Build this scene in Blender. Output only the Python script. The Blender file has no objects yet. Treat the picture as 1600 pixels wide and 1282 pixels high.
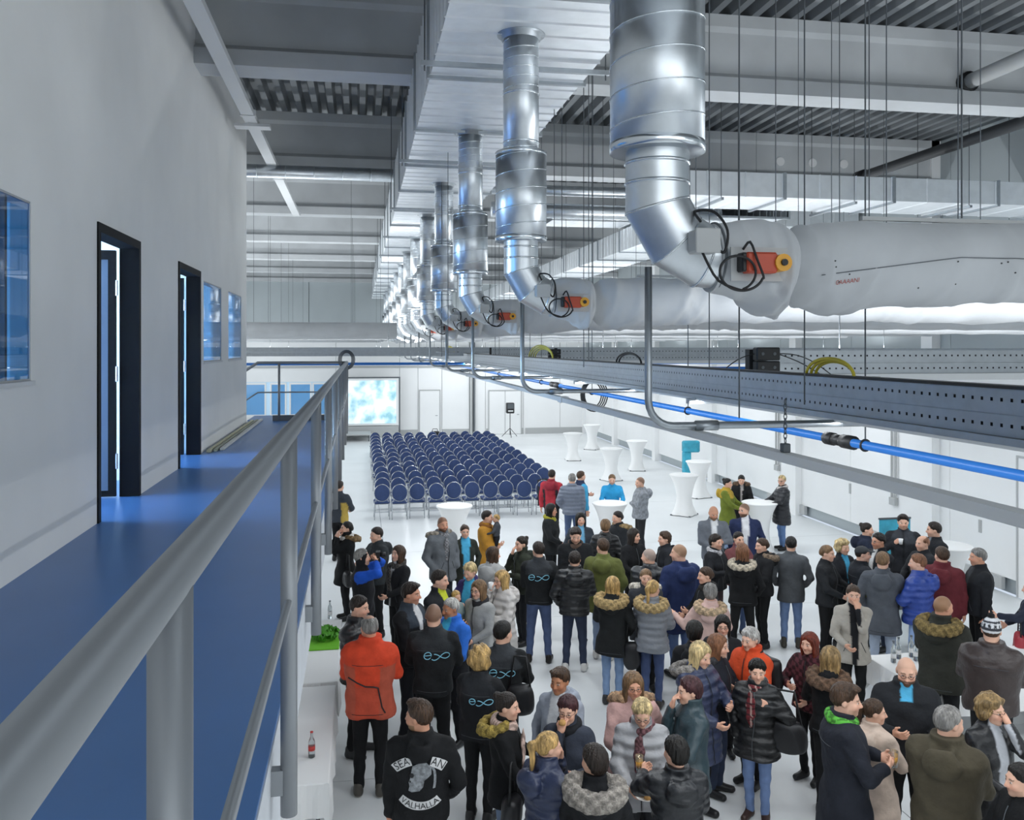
import bpy, math, random
import numpy as np
from mathutils import Vector, Matrix

random.seed(7)
rng = np.random.default_rng(7)
SC = bpy.context.scene
COL = SC.collection

# ------------------------------------------------------------------ camera
F_PX, HOR, CAM_Z, PSI = 1360.0, 542.0, 4.65, math.radians(9.93)
cam_d = bpy.data.cameras.new('camera')
cam_d.sensor_fit = 'HORIZONTAL'
cam_d.sensor_width = 36.0
cam_d.lens = 36.0 * F_PX / 1600.0
cam_d.shift_y = -(641.0 - HOR) / 1600.0
cam_d.clip_start = 0.05
cam_d.clip_end = 200
cam = bpy.data.objects.new('camera', cam_d)
cam.location = (0, 0, CAM_Z)
cam.rotation_euler = (math.pi / 2, 0, -PSI)
COL.objects.link(cam)
SC.camera = cam

def px(u, v, z):
    """floor plan position of the point seen at pixel (u, v) that is known to be z metres high"""
    d = F_PX * (CAM_Z - z) / (v - HOR)
    xc = (u - 800.0) / F_PX * d
    return (xc * math.cos(PSI) + d * math.sin(PSI), -xc * math.sin(PSI) + d * math.cos(PSI))

def dep(X, Y):
    return X * math.sin(PSI) + Y * math.cos(PSI)

# ------------------------------------------------------------------ world, exposure
SC.view_settings.view_transform = 'Standard'
SC.view_settings.look = 'None'
SC.view_settings.gamma = 1.0
SC.view_settings.use_curve_mapping = False
SC.view_settings.exposure = 0.5
w = bpy.data.worlds.new('world')
w.use_nodes = True
w.node_tree.nodes['Background'].inputs[0].default_value = (0.75, 0.85, 1.0, 1)
w.node_tree.nodes['Background'].inputs[1].default_value = 0.6
SC.world = w

def area(name, loc, sx, sy, power, color=(1, 1, 1), rot=(0, 0, 0)):
    l = bpy.data.lights.new(name, 'AREA')
    l.shape = 'RECTANGLE'; l.size = sx; l.size_y = sy; l.energy = power; l.color = color
    o = bpy.data.objects.new(name, l)
    o.location = loc; o.rotation_euler = rot
    COL.objects.link(o)
    return o
COOL = (0.93, 0.97, 1.0)
LAMP_W = 10.8                                   # watts per metre of luminaire
TRAY_Y = [5.9 + 6.36 * j for j in range(7)]     # transverse cable trays, each carries a luminaire
LAMP_Y = [-0.46] + TRAY_Y
for yy in LAMP_Y:
    area('luminaire_light', (7.2, yy, 4.395), 8.7, 0.05, LAMP_W * 8.7, COOL)
area('luminaire_light', (2.27, 20.5, 4.285), 0.05, 44.0, LAMP_W * 0.8 * 44.0, COOL)
UP_W = 12.0                                     # added upward fill that brightens the roof and ducts
for yy in LAMP_Y:
    area('upward_fill', (7.2, yy + .03, 4.64), 8.7, 0.04, UP_W * 8.7, COOL, (math.pi, 0, 0))
for yy in (18.6, 25.5, 32.0):  # same added fill over the left-hand trays, which carry no luminaire
    area('upward_fill', (-2.3, yy + .025, 4.64), 8.6, 0.04, UP_W * 8.6, COOL, (math.pi, 0, 0))
# added fill light from invented glazing behind the gallery and beyond the offices
area('end_wall_fill', (3.0, -5.7, 6.2), 16.0, 4.6, 290, (0.90, 0.96, 1.0), (math.pi / 2, 0, 0))
area('outer_wall_fill', (-6.8, 31.0, 5.0), 6.6, 27.0, 700, (0.90, 0.96, 1.0), (0, -math.pi / 2, 0))
# daylight coming in through the windows of the two offices
area('office_daylight', (-6.85, 7.4, 4.9), 1.6, 1.9, 260, (0.55, 0.78, 1.0), (0, -math.pi / 2, 0))
area('office_daylight', (-6.85, 10.4, 4.9), 1.6, 1.9, 260, (0.55, 0.78, 1.0), (0, -math.pi / 2, 0))
area('office_daylight', (-6.85, 13.2, 4.9), 1.6, 1.9, 240, (0.55, 0.78, 1.0), (0, -math.pi / 2, 0))  # added lamp, shows a blue interior through the last gallery windows
area('office_daylight', (-6.85, 2.6, 4.9), 1.6, 1.9, 300, (0.55, 0.78, 1.0), (0, -math.pi / 2, 0))

# ------------------------------------------------------------------ materials
def lin(c):
    if isinstance(c, str):
        c = c.lstrip('#')
        c = [int(c[i:i + 2], 16) / 255 for i in (0, 2, 4)]
    return tuple(x / 12.92 if x <= 0.04045 else ((x + 0.055) / 1.055) ** 2.4 for x in c[:3])

def mat(name, col, rough=0.6, metal=0.0, noise=0.0, nscale=8.0, bump=0.0, bscale=60.0, spec=0.5, attr=False, emit=0.0, trans=0.0, sheen=0.0, alpha=1.0):
    m = bpy.data.materials.new(name); m.use_nodes = True
    nt = m.node_tree; b = nt.nodes['Principled BSDF']
    c = lin(col)
    b.inputs['Base Color'].default_value = (*c, 1)
    b.inputs['Roughness'].default_value = rough
    b.inputs['Metallic'].default_value = metal
    b.inputs['Specular IOR Level'].default_value = spec
    if sheen: b.inputs['Sheen Weight'].default_value = sheen
    if trans: b.inputs['Transmission Weight'].default_value = trans
    if alpha < 1: b.inputs['Alpha'].default_value = alpha
    if emit:
        b.inputs['Emission Color'].default_value = (*c, 1); b.inputs['Emission Strength'].default_value = emit
    src = None
    if attr:
        a = nt.nodes.new('ShaderNodeAttribute'); a.attribute_name = 'Col'
        src = a.outputs['Color']
        nt.links.new(src, b.inputs['Base Color'])
    if noise or bump:
        tc = nt.nodes.new('ShaderNodeTexCoord')
    if noise:
        n = nt.nodes.new('ShaderNodeTexNoise'); n.inputs['Scale'].default_value = nscale; n.inputs['Detail'].default_value = 4
        nt.links.new(tc.outputs['Object'], n.inputs['Vector'])
        mp = nt.nodes.new('ShaderNodeMapRange')
        mp.inputs['From Min'].default_value = 0.3; mp.inputs['From Max'].default_value = 0.7
        mp.inputs['To Min'].default_value = 1 - noise; mp.inputs['To Max'].default_value = 1 + noise * 0.6
        nt.links.new(n.outputs['Fac'], mp.inputs['Value'])
        mx = nt.nodes.new('ShaderNodeMix'); mx.data_type = 'RGBA'; mx.blend_type = 'MULTIPLY'; mx.inputs['Factor'].default_value = 1
        if src is not None: nt.links.new(src, mx.inputs['A'])
        else: mx.inputs['A'].default_value = (*c, 1)
        nt.links.new(mp.outputs['Result'], mx.inputs['B'])
        nt.links.new(mx.outputs['Result'], b.inputs['Base Color'])
    if bump:
        n2 = nt.nodes.new('ShaderNodeTexNoise'); n2.inputs['Scale'].default_value = bscale; n2.inputs['Detail'].default_value = 3
        nt.links.new(tc.outputs['Object'], n2.inputs['Vector'])
        bp = nt.nodes.new('ShaderNodeBump'); bp.inputs['Strength'].default_value = bump; bp.inputs['Distance'].default_value = 0.02
        nt.links.new(n2.outputs['Fac'], bp.inputs['Height'])
        nt.links.new(bp.outputs['Normal'], b.inputs['Normal'])
    return m

M = dict(
    floor=mat('hall_floor', '#e6e9ea', 0.32, noise=0.05, nscale=0.7),
    joint=mat('floor_joint', '#8f9499', 0.7),
    wall=mat('plaster_wall', '#f2f2f0', 0.85, noise=0.04, nscale=1.2),
    white=mat('white_panel', '#f1f2f2', 0.6, noise=0.02, nscale=1.0),
    upanel=mat('grey_panel', '#aeb6b9', 0.6, noise=0.05, nscale=0.8),
    concrete=mat('concrete', '#c4c7c9', 0.8, noise=0.10, nscale=1.4, bump=0.05),
    deck=mat('deck_metal', '#7f8386', 0.5, metal=0.3),
    blue=mat('blue_linoleum', '#4c79b4', 0.33, noise=0.06, nscale=1.5),
    fascia=mat('slab_fascia', '#c9cdd2', 0.7, noise=0.05),
    rail=mat('railing_paint', '#92969a', 0.38, metal=0.35),
    galv=mat('galvanised', '#dde2e6', 0.36, metal=1.0, noise=0.10, nscale=9.0),
    galvm=mat('galvanised_sheet', '#eaeef1', 0.34, metal=0.55, noise=0.06, nscale=7.0),
    galvd=mat('galvanised_strip', '#aab0b5', 0.42, metal=1.0, noise=0.08, nscale=14.0),
    seam=mat('bright_seam', '#dfe4e8', 0.2, metal=1.0),
    steel=mat('zinc_rod', '#5c6165', 0.55, metal=0.4),
    textile=mat('textile_duct', '#bfc2c5', 0.75, noise=0.07, nscale=3.0, bump=0.45, bscale=5.0, sheen=0.2),
    black=mat('black_plastic', '#17181a', 0.5),
    blackf=mat('black_frame', '#0f1013', 0.65, spec=0.2),
    dark=mat('dark_pipe', '#2b2d30', 0.5),
    grey=mat('grey_plastic', '#b4b6b6', 0.55),
    dgrey=mat('dark_grey', '#63686d', 0.5),
    bluepipe=mat('blue_pipe', '#2a72c4', 0.35),
    red=mat('actuator_red', '#b8472c', 0.45),
    orange=mat('actuator_yellow', '#e0a02a', 0.45),
    yellow=mat('yellow_cable', '#b9ab2e', 0.5),
    lamp=mat('lamp_white', '#d9dbdc', 0.5),
    cushion=mat('blue_upholstery', '#33456f', 0.85, noise=0.12, nscale=20.0),
    chrome=mat('chair_frame', '#b9bdc2', 0.25, metal=1.0),
    cloth=mat('white_cloth', '#f3f3f2', 0.8, bump=0.05, bscale=12.0),
    turq=mat('turquoise_print', '#3fa9c4', 0.6, noise=0.25, nscale=6.0),
    lettuce=mat('lettuce', '#4f9a25', 0.6, noise=0.3, nscale=30.0),
    mat_green=mat('green_mat', '#72c02c', 0.8),
    bottle=mat('bottle_glass', '#d8dfe0', 0.08, trans=0.9),
    cola=mat('dark_drink', '#20130f', 0.15),
    redlabel=mat('red_label', '#c23a34', 0.5),
    juice=mat('orange_juice', '#f2b21c', 0.25),
    glass=mat('drink_glass', '#eef2f3', 0.05, trans=0.9),
    cup=mat('cup_white', '#ececec', 0.5),
    tpaper=mat('plate_white', '#f0efec', 0.6),
    bread=mat('bread_roll', '#c99a5c', 0.8, noise=0.2, nscale=30),
    skin=mat('skin', '#d9a58a', 0.5, attr=True, spec=0.35),
    fabric=mat('fabric', '#444444', 0.85, attr=True, noise=0.16, nscale=9.0, bump=0.75, bscale=11.0, spec=0.3),
    puffer=mat('puffer_shell', '#444444', 0.42, attr=True, noise=0.10, nscale=8.0, bump=0.6, bscale=14.0),
    hair=mat('hair', '#443322', 0.45, attr=True, noise=0.5, nscale=60.0, bump=0.9, bscale=75.0, spec=0.4),
    fur=mat('fur', '#998866', 0.95, attr=True, noise=0.45, nscale=55.0, bump=1.0, bscale=90.0),
    leather=mat('shoe_leather', '#222222', 0.45, attr=True),
    print_white=mat('white_print', '#d6d6d6', 0.8),
    print_grey=mat('grey_print', '#8e9296', 0.8, noise=0.5, nscale=40),
    emblem=mat('blue_emblem', '#8fd0e6', 0.6),
    redtext=mat('red_lettering', '#a84a3c', 0.7),
    spec=mat('spectacle_frame', '#2a2326', 0.3),
)

def glass_mat(name, tint, refl=1.45):
    m = bpy.data.materials.new(name); m.use_nodes = True
    nt = m.node_tree; nt.nodes.remove(nt.nodes['Principled BSDF'])
    out = nt.nodes['Material Output']
    fr = nt.nodes.new('ShaderNodeFresnel'); fr.inputs['IOR'].default_value = refl
    tr = nt.nodes.new('ShaderNodeBsdfTransparent'); tr.inputs[0].default_value = (*lin(tint), 1)
    gl = nt.nodes.new('ShaderNodeBsdfGlossy'); gl.inputs['Roughness'].default_value = 0.02
    mx = nt.nodes.new('ShaderNodeMixShader')
    ge = nt.nodes.new('ShaderNodeNewGeometry'); iv = nt.nodes.new('ShaderNodeMath'); iv.operation = 'SUBTRACT'; iv.inputs[0].default_value = 1.0
    ml = nt.nodes.new('ShaderNodeMath'); ml.operation = 'MULTIPLY'
    nt.links.new(ge.outputs['Backfacing'], iv.inputs[1]); nt.links.new(fr.outputs[0], ml.inputs[0]); nt.links.new(iv.outputs[0], ml.inputs[1])
    nt.links.new(ml.outputs[0], mx.inputs[0]); nt.links.new(tr.outputs[0], mx.inputs[1]); nt.links.new(gl.outputs[0], mx.inputs[2])
    nt.links.new(mx.outputs[0], out.inputs[0])
    return m
def quilt(m, scale, strength=0.8):
    nt = m.node_tree; b = nt.nodes['Principled BSDF']
    tc = nt.nodes.new('ShaderNodeTexCoord'); wv = nt.nodes.new('ShaderNodeTexWave')
    wv.bands_direction = 'Z'; wv.inputs['Scale'].default_value = scale; wv.inputs['Distortion'].default_value = 1.2; wv.inputs['Detail'].default_value = 1; wv.inputs['Detail Scale'].default_value = 2.0
    nt.links.new(tc.outputs['Object'], wv.inputs['Vector'])
    bp = nt.nodes.new('ShaderNodeBump'); bp.inputs['Strength'].default_value = strength; bp.inputs['Distance'].default_value = 0.03
    old = b.inputs['Normal'].links[0].from_node
    nt.links.new(wv.outputs['Fac'], bp.inputs['Height']); nt.links.new(old.outputs['Normal'], bp.inputs['Normal']); nt.links.new(bp.outputs['Normal'], b.inputs['Normal'])
    return m
M['shell'] = mat('smooth_shell', '#444444', 0.42, attr=True, noise=0.12, nscale=8.0, bump=0.7, bscale=12.0)
quilt(M['puffer'], 3.6, 0.5)
def stretch_hair(m):
    nt = m.node_tree
    mp = nt.nodes.new('ShaderNodeMapping'); mp.inputs['Scale'].default_value = (1, 1, .16)
    tc = [n for n in nt.nodes if n.type == 'TEX_COORD'][0]
    nt.links.new(tc.outputs['Object'], mp.inputs['Vector'])
    for n in nt.nodes:
        if n.type == 'TEX_NOISE': nt.links.new(mp.outputs['Vector'], n.inputs['Vector'])
stretch_hair(M['hair'])
M['pane'] = glass_mat('window_glass', '#86b4cc', 1.55)
M['pane_blue'] = glass_mat('blue_tinted_glass', '#cfe4f2', 1.5)

# projected picture on the far screen: soft light blue shapes, a lit screen
def screen_mat():
    m = bpy.data.materials.new('projected_picture'); m.use_nodes = True
    nt = m.node_tree; b = nt.nodes['Principled BSDF']
    tc = nt.nodes.new('ShaderNodeTexCoord'); n = nt.nodes.new('ShaderNodeTexNoise')
    n.inputs['Scale'].default_value = 1.5; n.inputs['Detail'].default_value = 3
    nt.links.new(tc.outputs['Object'], n.inputs['Vector'])
    r = nt.nodes.new('ShaderNodeValToRGB')
    r.color_ramp.elements[0].position = 0.36; r.color_ramp.elements[0].color = (*lin('#8fc3cf'), 1)
    r.color_ramp.elements[1].position = 0.58; r.color_ramp.elements[1].color = (*lin('#f2f8fa'), 1)
    e = r.color_ramp.elements.new(0.47); e.color = (*lin('#c6e4ef'), 1)
    nt.links.new(n.outputs['Fac'], r.inputs['Fac'])
    nt.links.new(r.outputs['Color'], b.inputs['Base Color'])
    nt.links.new(r.outputs['Color'], b.inputs['Emission Color'])
    b.inputs['Emission Strength'].default_value = 0.35
    return m
M['screen'] = screen_mat()

# ------------------------------------------------------------------ mesh helpers
class MB:
    def __init__(s): s.v = []; s.f = []
    def add(s, vs, fs):
        n = len(s.v); s.v += [tuple(p) for p in vs]; s.f += [tuple(i + n for i in f) for f in fs]; return s
    def box(s, x0, x1, y0, y1, z0, z1):
        return s.add([(x0,y0,z0),(x1,y0,z0),(x1,y1,z0),(x0,y1,z0),(x0,y0,z1),(x1,y0,z1),(x1,y1,z1),(x0,y1,z1)],
                     [(0,3,2,1),(4,5,6,7),(0,1,5,4),(1,2,6,5),(2,3,7,6),(3,0,4,7)])
    def cbox(s, x0, x1, y0, y1, z0, z1, b=0.01):
        """box with chamfered edges"""
        xs = (x0, x0 + b, x1 - b, x1); ys = (y0, y0 + b, y1 - b, y1); zs = (z0, z0 + b, z1 - b, z1)
        vs = []; ix = {}
        for i in (0, 1):
            for j in (0, 1):
                for k in (0, 1):
                    X = (xs[0], xs[3])[i]; Xi = (xs[1], xs[2])[i]; Y = (ys[0], ys[3])[j]; Yi = (ys[1], ys[2])[j]; Z = (zs[0], zs[3])[k]; Zi = (zs[1], zs[2])[k]
                    ix[i, j, k] = len(vs); vs += [(X, Yi, Zi), (Xi, Y, Zi), (Xi, Yi, Z)]
        g = lambda i, j, k, a: ix[i, j, k] + a
        fs = []
        fs += [(g(0,0,0,0), g(0,0,1,0), g(0,1,1,0), g(0,1,0,0)), (g(1,0,0,0), g(1,1,0,0), g(1,1,1,0), g(1,0,1,0))]
        fs += [(g(0,0,0,1), g(1,0,0,1), g(1,0,1,1), g(0,0,1,1)), (g(0,1,0,1), g(0,1,1,1), g(1,1,1,1), g(1,1,0,1))]
        fs += [(g(0,0,0,2), g(0,1,0,2), g(1,1,0,2), g(1,0,0,2)), (g(0,0,1,2), g(1,0,1,2), g(1,1,1,2), g(0,1,1,2))]
        for j in (0, 1):
            for k in (0, 1): fs.append((g(0,j,k,1), g(1,j,k,1), g(1,j,k,2), g(0,j,k,2)) if j ^ k else (g(0,j,k,2), g(1,j,k,2), g(1,j,k,1), g(0,j,k,1)))
        for i in (0, 1):
            for k in (0, 1): fs.append((g(i,0,k,2), g(i,1,k,2), g(i,1,k,0), g(i,0,k,0)) if i ^ k else (g(i,0,k,0), g(i,1,k,0), g(i,1,k,2), g(i,0,k,2)))
            for j in (0, 1): fs.append((g(i,j,0,0), g(i,j,1,0), g(i,j,1,1), g(i,j,0,1)) if i ^ j else (g(i,j,0,1), g(i,j,1,1), g(i,j,1,0), g(i,j,0,0)))
        for i in (0, 1):
            for j in (0, 1):
                for k in (0, 1):
                    t = (g(i,j,k,0), g(i,j,k,1), g(i,j,k,2)); fs.append(t if (i + j + k) % 2 else t[::-1])
        return s.add(vs, fs)
    def tube(s, pts, r, n=8, caps=True, closed=False):
        pts = [Vector(p) for p in pts]; N = len(pts)
        rs = r if isinstance(r, (list, tuple)) else [r] * N
        rings = []; ref = None
        for i, p in enumerate(pts):
            if closed: a, b = pts[(i - 1) % N], pts[(i + 1) % N]
            else: a, b = pts[max(i - 1, 0)], pts[min(i + 1, N - 1)]
            t1 = (p - a); t2 = (b - p)
            t = ((t1.normalized() if t1.length > 1e-9 else Vector()) + (t2.normalized() if t2.length > 1e-9 else Vector())).normalized()
            if ref is None:
                ref = Vector((0, 0, 1)) if abs(t.z) < 0.9 else Vector((1, 0, 0))
            u = (ref - t * ref.dot(t)).normalized(); ref = u; v = t.cross(u)
            k = 1.0
            if 0 < i < N - 1 or closed:
                c = t.dot(t2.normalized()) if t2.length > 1e-9 else 1
                k = 1 / max(c, 0.5)
            bis = (t2.normalized() - t1.normalized()) if t1.length > 1e-9 and t2.length > 1e-9 else Vector()
            ring = []
            for j in range(n):
                q = u * math.cos(2 * math.pi * j / n) + v * math.sin(2 * math.pi * j / n)
                if bis.length > 1e-4:
                    bn = bis.normalized(); q = q + bn * q.dot(bn) * (k - 1)
                ring.append(p + q * rs[i])
            rings.append(ring)
        vs = [q for rg in rings for q in rg]; fs = []
        for i in range(N if closed else N - 1):
            i2 = (i + 1) % N
            for j in range(n): fs.append((i*n + j, i*n + (j+1) % n, i2*n + (j+1) % n, i2*n + j))
        if caps and not closed: fs += [tuple(range(n))[::-1], tuple((N-1)*n + j for j in range(n))]
        return s.add(vs, fs)
    def cyl(s, a, b, r, n=12, r2=None): return s.tube([a, b], [r, r if r2 is None else r2], n)
    def lathe(s, prof, c=(0,0,0), n=20, sx=1, sy=1):
        vs = []; fs = []; N = len(prof)
        for (r, z) in prof:
            for j in range(n): vs.append((c[0] + sx*r*math.cos(2*math.pi*j/n), c[1] + sy*r*math.sin(2*math.pi*j/n), c[2] + z))
        for i in range(N-1):
            for j in range(n): fs.append((i*n+j, i*n+(j+1)%n, (i+1)*n+(j+1)%n, (i+1)*n+j))
        fs += [tuple(range(n))[::-1], tuple((N-1)*n+j for j in range(n))]
        return s.add(vs, fs)
    def prism(s, poly, axis, a, b):
        """extrude a 2-D polygon along an axis ('x': poly=(y,z), 'y': poly=(x,z), 'z': poly=(x,y))"""
        mk = {'x': lambda p, t: (t, p[0], p[1]), 'y': lambda p, t: (p[0], t, p[1]), 'z': lambda p, t: (p[0], p[1], t)}[axis]
        n = len(poly)
        vs = [mk(p, a) for p in poly] + [mk(p, b) for p in poly]
        fs = [(i, (i+1)%n, n+(i+1)%n, n+i) for i in range(n)] + [tuple(range(n))[::-1], tuple(range(n, 2*n))]
        return s.add(vs, fs)
    def build(s, name, m, parent=None, org=None, smooth=False):
        if parent is not None:
            r = parent
            while r.parent: r = r.parent
            org = Vector(r.location)
        elif org is None:
            a = np.array(s.v); lo, hi = a.min(0), a.max(0)
            org = Vector(((lo[0]+hi[0])/2, (lo[1]+hi[1])/2, lo[2]))
        org = Vector(org)
        me = bpy.data.meshes.new(name)
        me.from_pydata([(p[0]-org.x, p[1]-org.y, p[2]-org.z) for p in s.v], [], s.f)
        me.materials.append(m if not isinstance(m, str) else M[m])
        if smooth: me.polygons.foreach_set('use_smooth', [True]*len(me.polygons))
        me.validate(); me.update()
        o = bpy.data.objects.new(name, me); COL.objects.link(o)
        if parent is not None: o.parent = parent
        else: o.location = org
        return o

def smooth_path(pts, k=6):
    P_ = [np.array(p, float) for p in pts]; P_ = [2 * P_[0] - P_[1]] + P_ + [2 * P_[-1] - P_[-2]]; out_ = []
    for i in range(1, len(P_) - 2):
        a, b, c, d = P_[i-1:i+3]
        for j in range(k):
            t = j / k
            out_.append(tuple(.5 * (2*b + (c - a)*t + (2*a - 5*b + 4*c - d)*t*t + (3*b - a - 3*c + d)*t**3)))
    out_.append(tuple(P_[-2])); return out_
def fixn(o):
    import bmesh
    bm = bmesh.new(); bm.from_mesh(o.data); bmesh.ops.recalc_face_normals(bm, faces=bm.faces); bm.to_mesh(o.data); bm.free(); return o

def thing(name, label, cat, loc, rz=0.0, group=None):
    o = bpy.data.objects.new(name, None); COL.objects.link(o)
    o.location = loc; o.rotation_euler = (0, 0, rz)
    o.empty_display_size = 0.1
    o['label'] = label; o['category'] = cat
    if group: o['group'] = group
    return o
def tag(o, label, cat, group=None):
    o['label'] = label; o['category'] = cat
    if group: o['group'] = group
    return o
def struct(o, label=None, cat=None):
    o['kind'] = 'structure'
    if label: o['label'] = label
    if cat: o['category'] = cat
    return o
def share(src, parent, name=None, loc=(0, 0, 0)):
    c = src.copy(); COL.objects.link(c); c.parent = parent; c.location = loc
    if name: c.name = name
    return c
def copy_tree(o, parent=None):
    c = o.copy(); COL.objects.link(c); c.parent = parent
    for ch in list(o.children): copy_tree(ch, c)
    return c
ORD = ['first','second','third','fourth','fifth','sixth','seventh','eighth','ninth','tenth','eleventh','twelfth','thirteenth','fourteenth','fifteenth','sixteenth']
# ================================================================== THE HALL
XL, XR, Y0, Y1 = -7.0, 12.0, -6.0, 45.6
ROOF, BEAM = 8.97, 7.95

# floor: coated concrete bays with open joints
fl = struct(MB().box(XL, XR, Y0, Y1, -0.30, -0.012).build('floor', 'joint'), 'pale grey coated concrete hall floor', 'floor')
xs = [XL, -4.0, 0.55, 5.35, XR]; ys = [Y0 + 5.16 * i for i in range(11)]
for i in range(4):
    for j in range(10):
        MB().box(xs[i] + .006, xs[i+1] - .006, ys[j] + .006, ys[j+1] - .006, -0.012, 0.0).build('floor_bay', 'floor', fl)

# roof decking: trapezoid ribs running the length of the hall
m = MB(); P = 0.28; n = int((XR - XL) / P) + 1
prof = []
for i in range(n):
    x = XL + i * P
    prof += [(x, ROOF), (x + .10, ROOF), (x + .14, ROOF + .14), (x + .24, ROOF + .14)]
for (a, b) in zip(prof, prof[1:]):
    m.add([(a[0], Y0, a[1]), (b[0], Y0, b[1]), (b[0], Y1, b[1]), (a[0], Y1, a[1])], [(0, 1, 2, 3)])
m.box(XL, XR + .3, Y0, Y1, ROOF + .18, ROOF + .3)
struct(m.build('ceiling', 'deck'), 'trapezoid metal roof decking above the beams', 'roof')

# concrete roof beams with a broad lower flange
BY = [10.6 + 5.8 * k for k in range(-2, 7)]
beam_poly = [(0, BEAM), (.48, BEAM), (.48, BEAM + .19), (.36, BEAM + .27), (.36, BEAM + .80), (.42, BEAM + .86), (.42, ROOF),
             (.06, ROOF), (.06, BEAM + .86), (.12, BEAM + .80), (.12, BEAM + .27), (0, BEAM + .19)]
for k, y in enumerate(BY):
    b = MB().prism([(y + p[0], p[1]) for p in beam_poly], 'x', XL, XR).build('beam', 'concrete')
    fixn(b)
    struct(b, 'grey concrete roof beam, %s along the hall' % ORD[k], 'beam')
# pale plugged openings in the second visible beam
for u in (1235, 1293, 1350):
    Xh = (u - 562) * 16.9 / 1381 + .2
    MB().cyl((Xh, BY[3] - .02 + .12, 8.42), (Xh, BY[3] + .14, 8.42), 0.09, 14).build('plugged_opening', 'cup', bpy.data.objects['beam.003'])

# right wall: white panels with a grey plinth and columns
wr = struct(MB().box(XR + .1, XR + .3, Y0, Y1, 0, ROOF + .15).build('wall_right', 'upanel'), 'white panelled long wall of the hall', 'wall')
for j in range(14):
    a = Y0 + j * 3.69
    MB().box(XR, XR + .1, a + .006, a + 3.684, 0.30, 4.55).build('wall_panel', 'white', wr)
    MB().box(XR + .02, XR + .1, a + .006, a + 3.684, 4.56, ROOF).build('upper_panel', 'upanel', wr)
for j, a in enumerate((3.0, 9.4, 14.6, 16.6, 22.0, 28.0)):
    MB().box(XR - .06, XR + .02, a, a + 2.2, 0.06, 0.30).build('plinth', 'grey', wr)
for k, y in enumerate(BY):
    MB().box(XR - .18, XR + .1, y + .06, y + .42, 0.0, ROOF).build('column', 'white', wr)
for y in (17.9, 23.5):                                   # service pipes down the wall
    for dx in (0, .16):
        MB().cyl((XR - .05, y + dx, 1.2), (XR - .05, y + dx, 4.2), 0.025, 8).build('service_pipe', 'grey', wr)
    MB().cbox(XR - .1, XR, y - .02, y + .2, 1.05, 1.22, .01).build('pipe_box', 'grey', wr)
for y in (19.8, 16.7, 15.2):
    MB().cbox(XR - .02, XR + .01, y, y + .08, 1.0, 1.25, .006).build('wall_switch', 'grey', wr)
d = struct(MB().box(XR - .035, XR - .002, 13.0, 14.2, 0.02, 2.6).build('door_4', 'white', wr), None)
MB().box(XR - .05, XR - .03, 12.96, 13.0, 0.02, 2.64).build('door_frame', 'grey', d)
MB().box(XR - .05, XR - .03, 14.2, 14.24, 0.02, 2.64).build('door_frame', 'grey', d)
MB().box(XR - .05, XR - .03, 13.0, 14.2, 2.6, 2.64).build('door_frame', 'grey', d)

# far wall
wb = struct(MB().box(XL - .3, XR + .3, Y1 + .1, Y1 + .3, 0, ROOF + .15).build('wall_back', 'upanel'), 'far end wall with grey upper panels', 'wall')
for a, b in ((-7, -2.55), (-2.55, 2.0), (2.0, 6.8), (6.8, 12.0)):
    MB().box(a + .015, b - .015, Y1, Y1 + .1, 5.15, ROOF).build('upper_panel', 'upanel', wb)
lower = [(-7, -5.8), (-5.8, -1.2), (-1.2, 2.05), (2.05, 3.0), (3.0, 4.25), (4.25, 5.7), (6.0, 6.55), (6.55, 8.6), (8.6, 10.6), (10.6, 12)]
for a, b in lower:
    if a == -5.8:
        MB().box(a + .01, b - .01, Y1, Y1 + .1, 2.85, 5.1).build('wall_panel', 'white', wb)
        MB().box(a + .01, b - .01, Y1, Y1 + .1, 0, 1.1).build('wall_panel', 'white', wb)
    else:
        MB().box(a + .01, b - .01, Y1, Y1 + .1, 0.0, 5.1).build('wall_panel', 'white', wb)
for a, b in ((-1.2, 2.05), (2.05, 3.0), (4.25, 5.7), (6.6, 8.6), (8.7, 11.9)):
    MB().box(a, b, Y1 - .04, Y1, 0.0, .32).build('plinth', 'grey', wb)
MB().box(XL, XR, Y1 - .05, Y1, 3.55, 3.66).build('wall_rail', 'grey', wb)
MB().box(5.72, 5.85, Y1 - .14, Y1 + .05, 0, 5.1).build('column', 'grey', wb)
MB().box(5.9, 5.98, Y1 - .14, Y1 + .05, 0, 5.1).build('column', 'dgrey', wb)
# lobby windows of the far wall
wx = [-5.7, -4.75, -4.4, -3.75, -3.45, -2.5, -2.3, -1.35]
for k in range(4):
    a, b = wx[2*k], wx[2*k+1]
    wn = struct(MB().box(a - .08, b + .08, Y1 + .02, Y1 + .06, 1.1, 1.2).box(a - .08, b + .08, Y1 + .02, Y1 + .06, 2.72, 2.82).box(a - .08, a, Y1 + .02, Y1 + .06, 1.2, 2.72).box(b, b + .08, Y1 + .02, Y1 + .06, 1.2, 2.72).build('window_%d' % (k + 4), 'white'),
                'white-framed blue lobby window in the far wall, %s from the left' % ORD[k], 'window')
    MB().box(a, b, Y1 + .035, Y1 + .045, 1.2, 2.72).build('pane', 'pane_blue', wn)
struct(MB().box(-5.9, -1.1, Y1 + .07, Y1 + .09, 1.1, 2.85).build('lobby_glow', mat('lobby_glow_blue', '#a9c4d8', 0.6, emit=0.35)), 'pale blue lobby wall with added glow, seen through the far windows', 'wall')  # glow in the colour stands in for light inside the lobby
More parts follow.
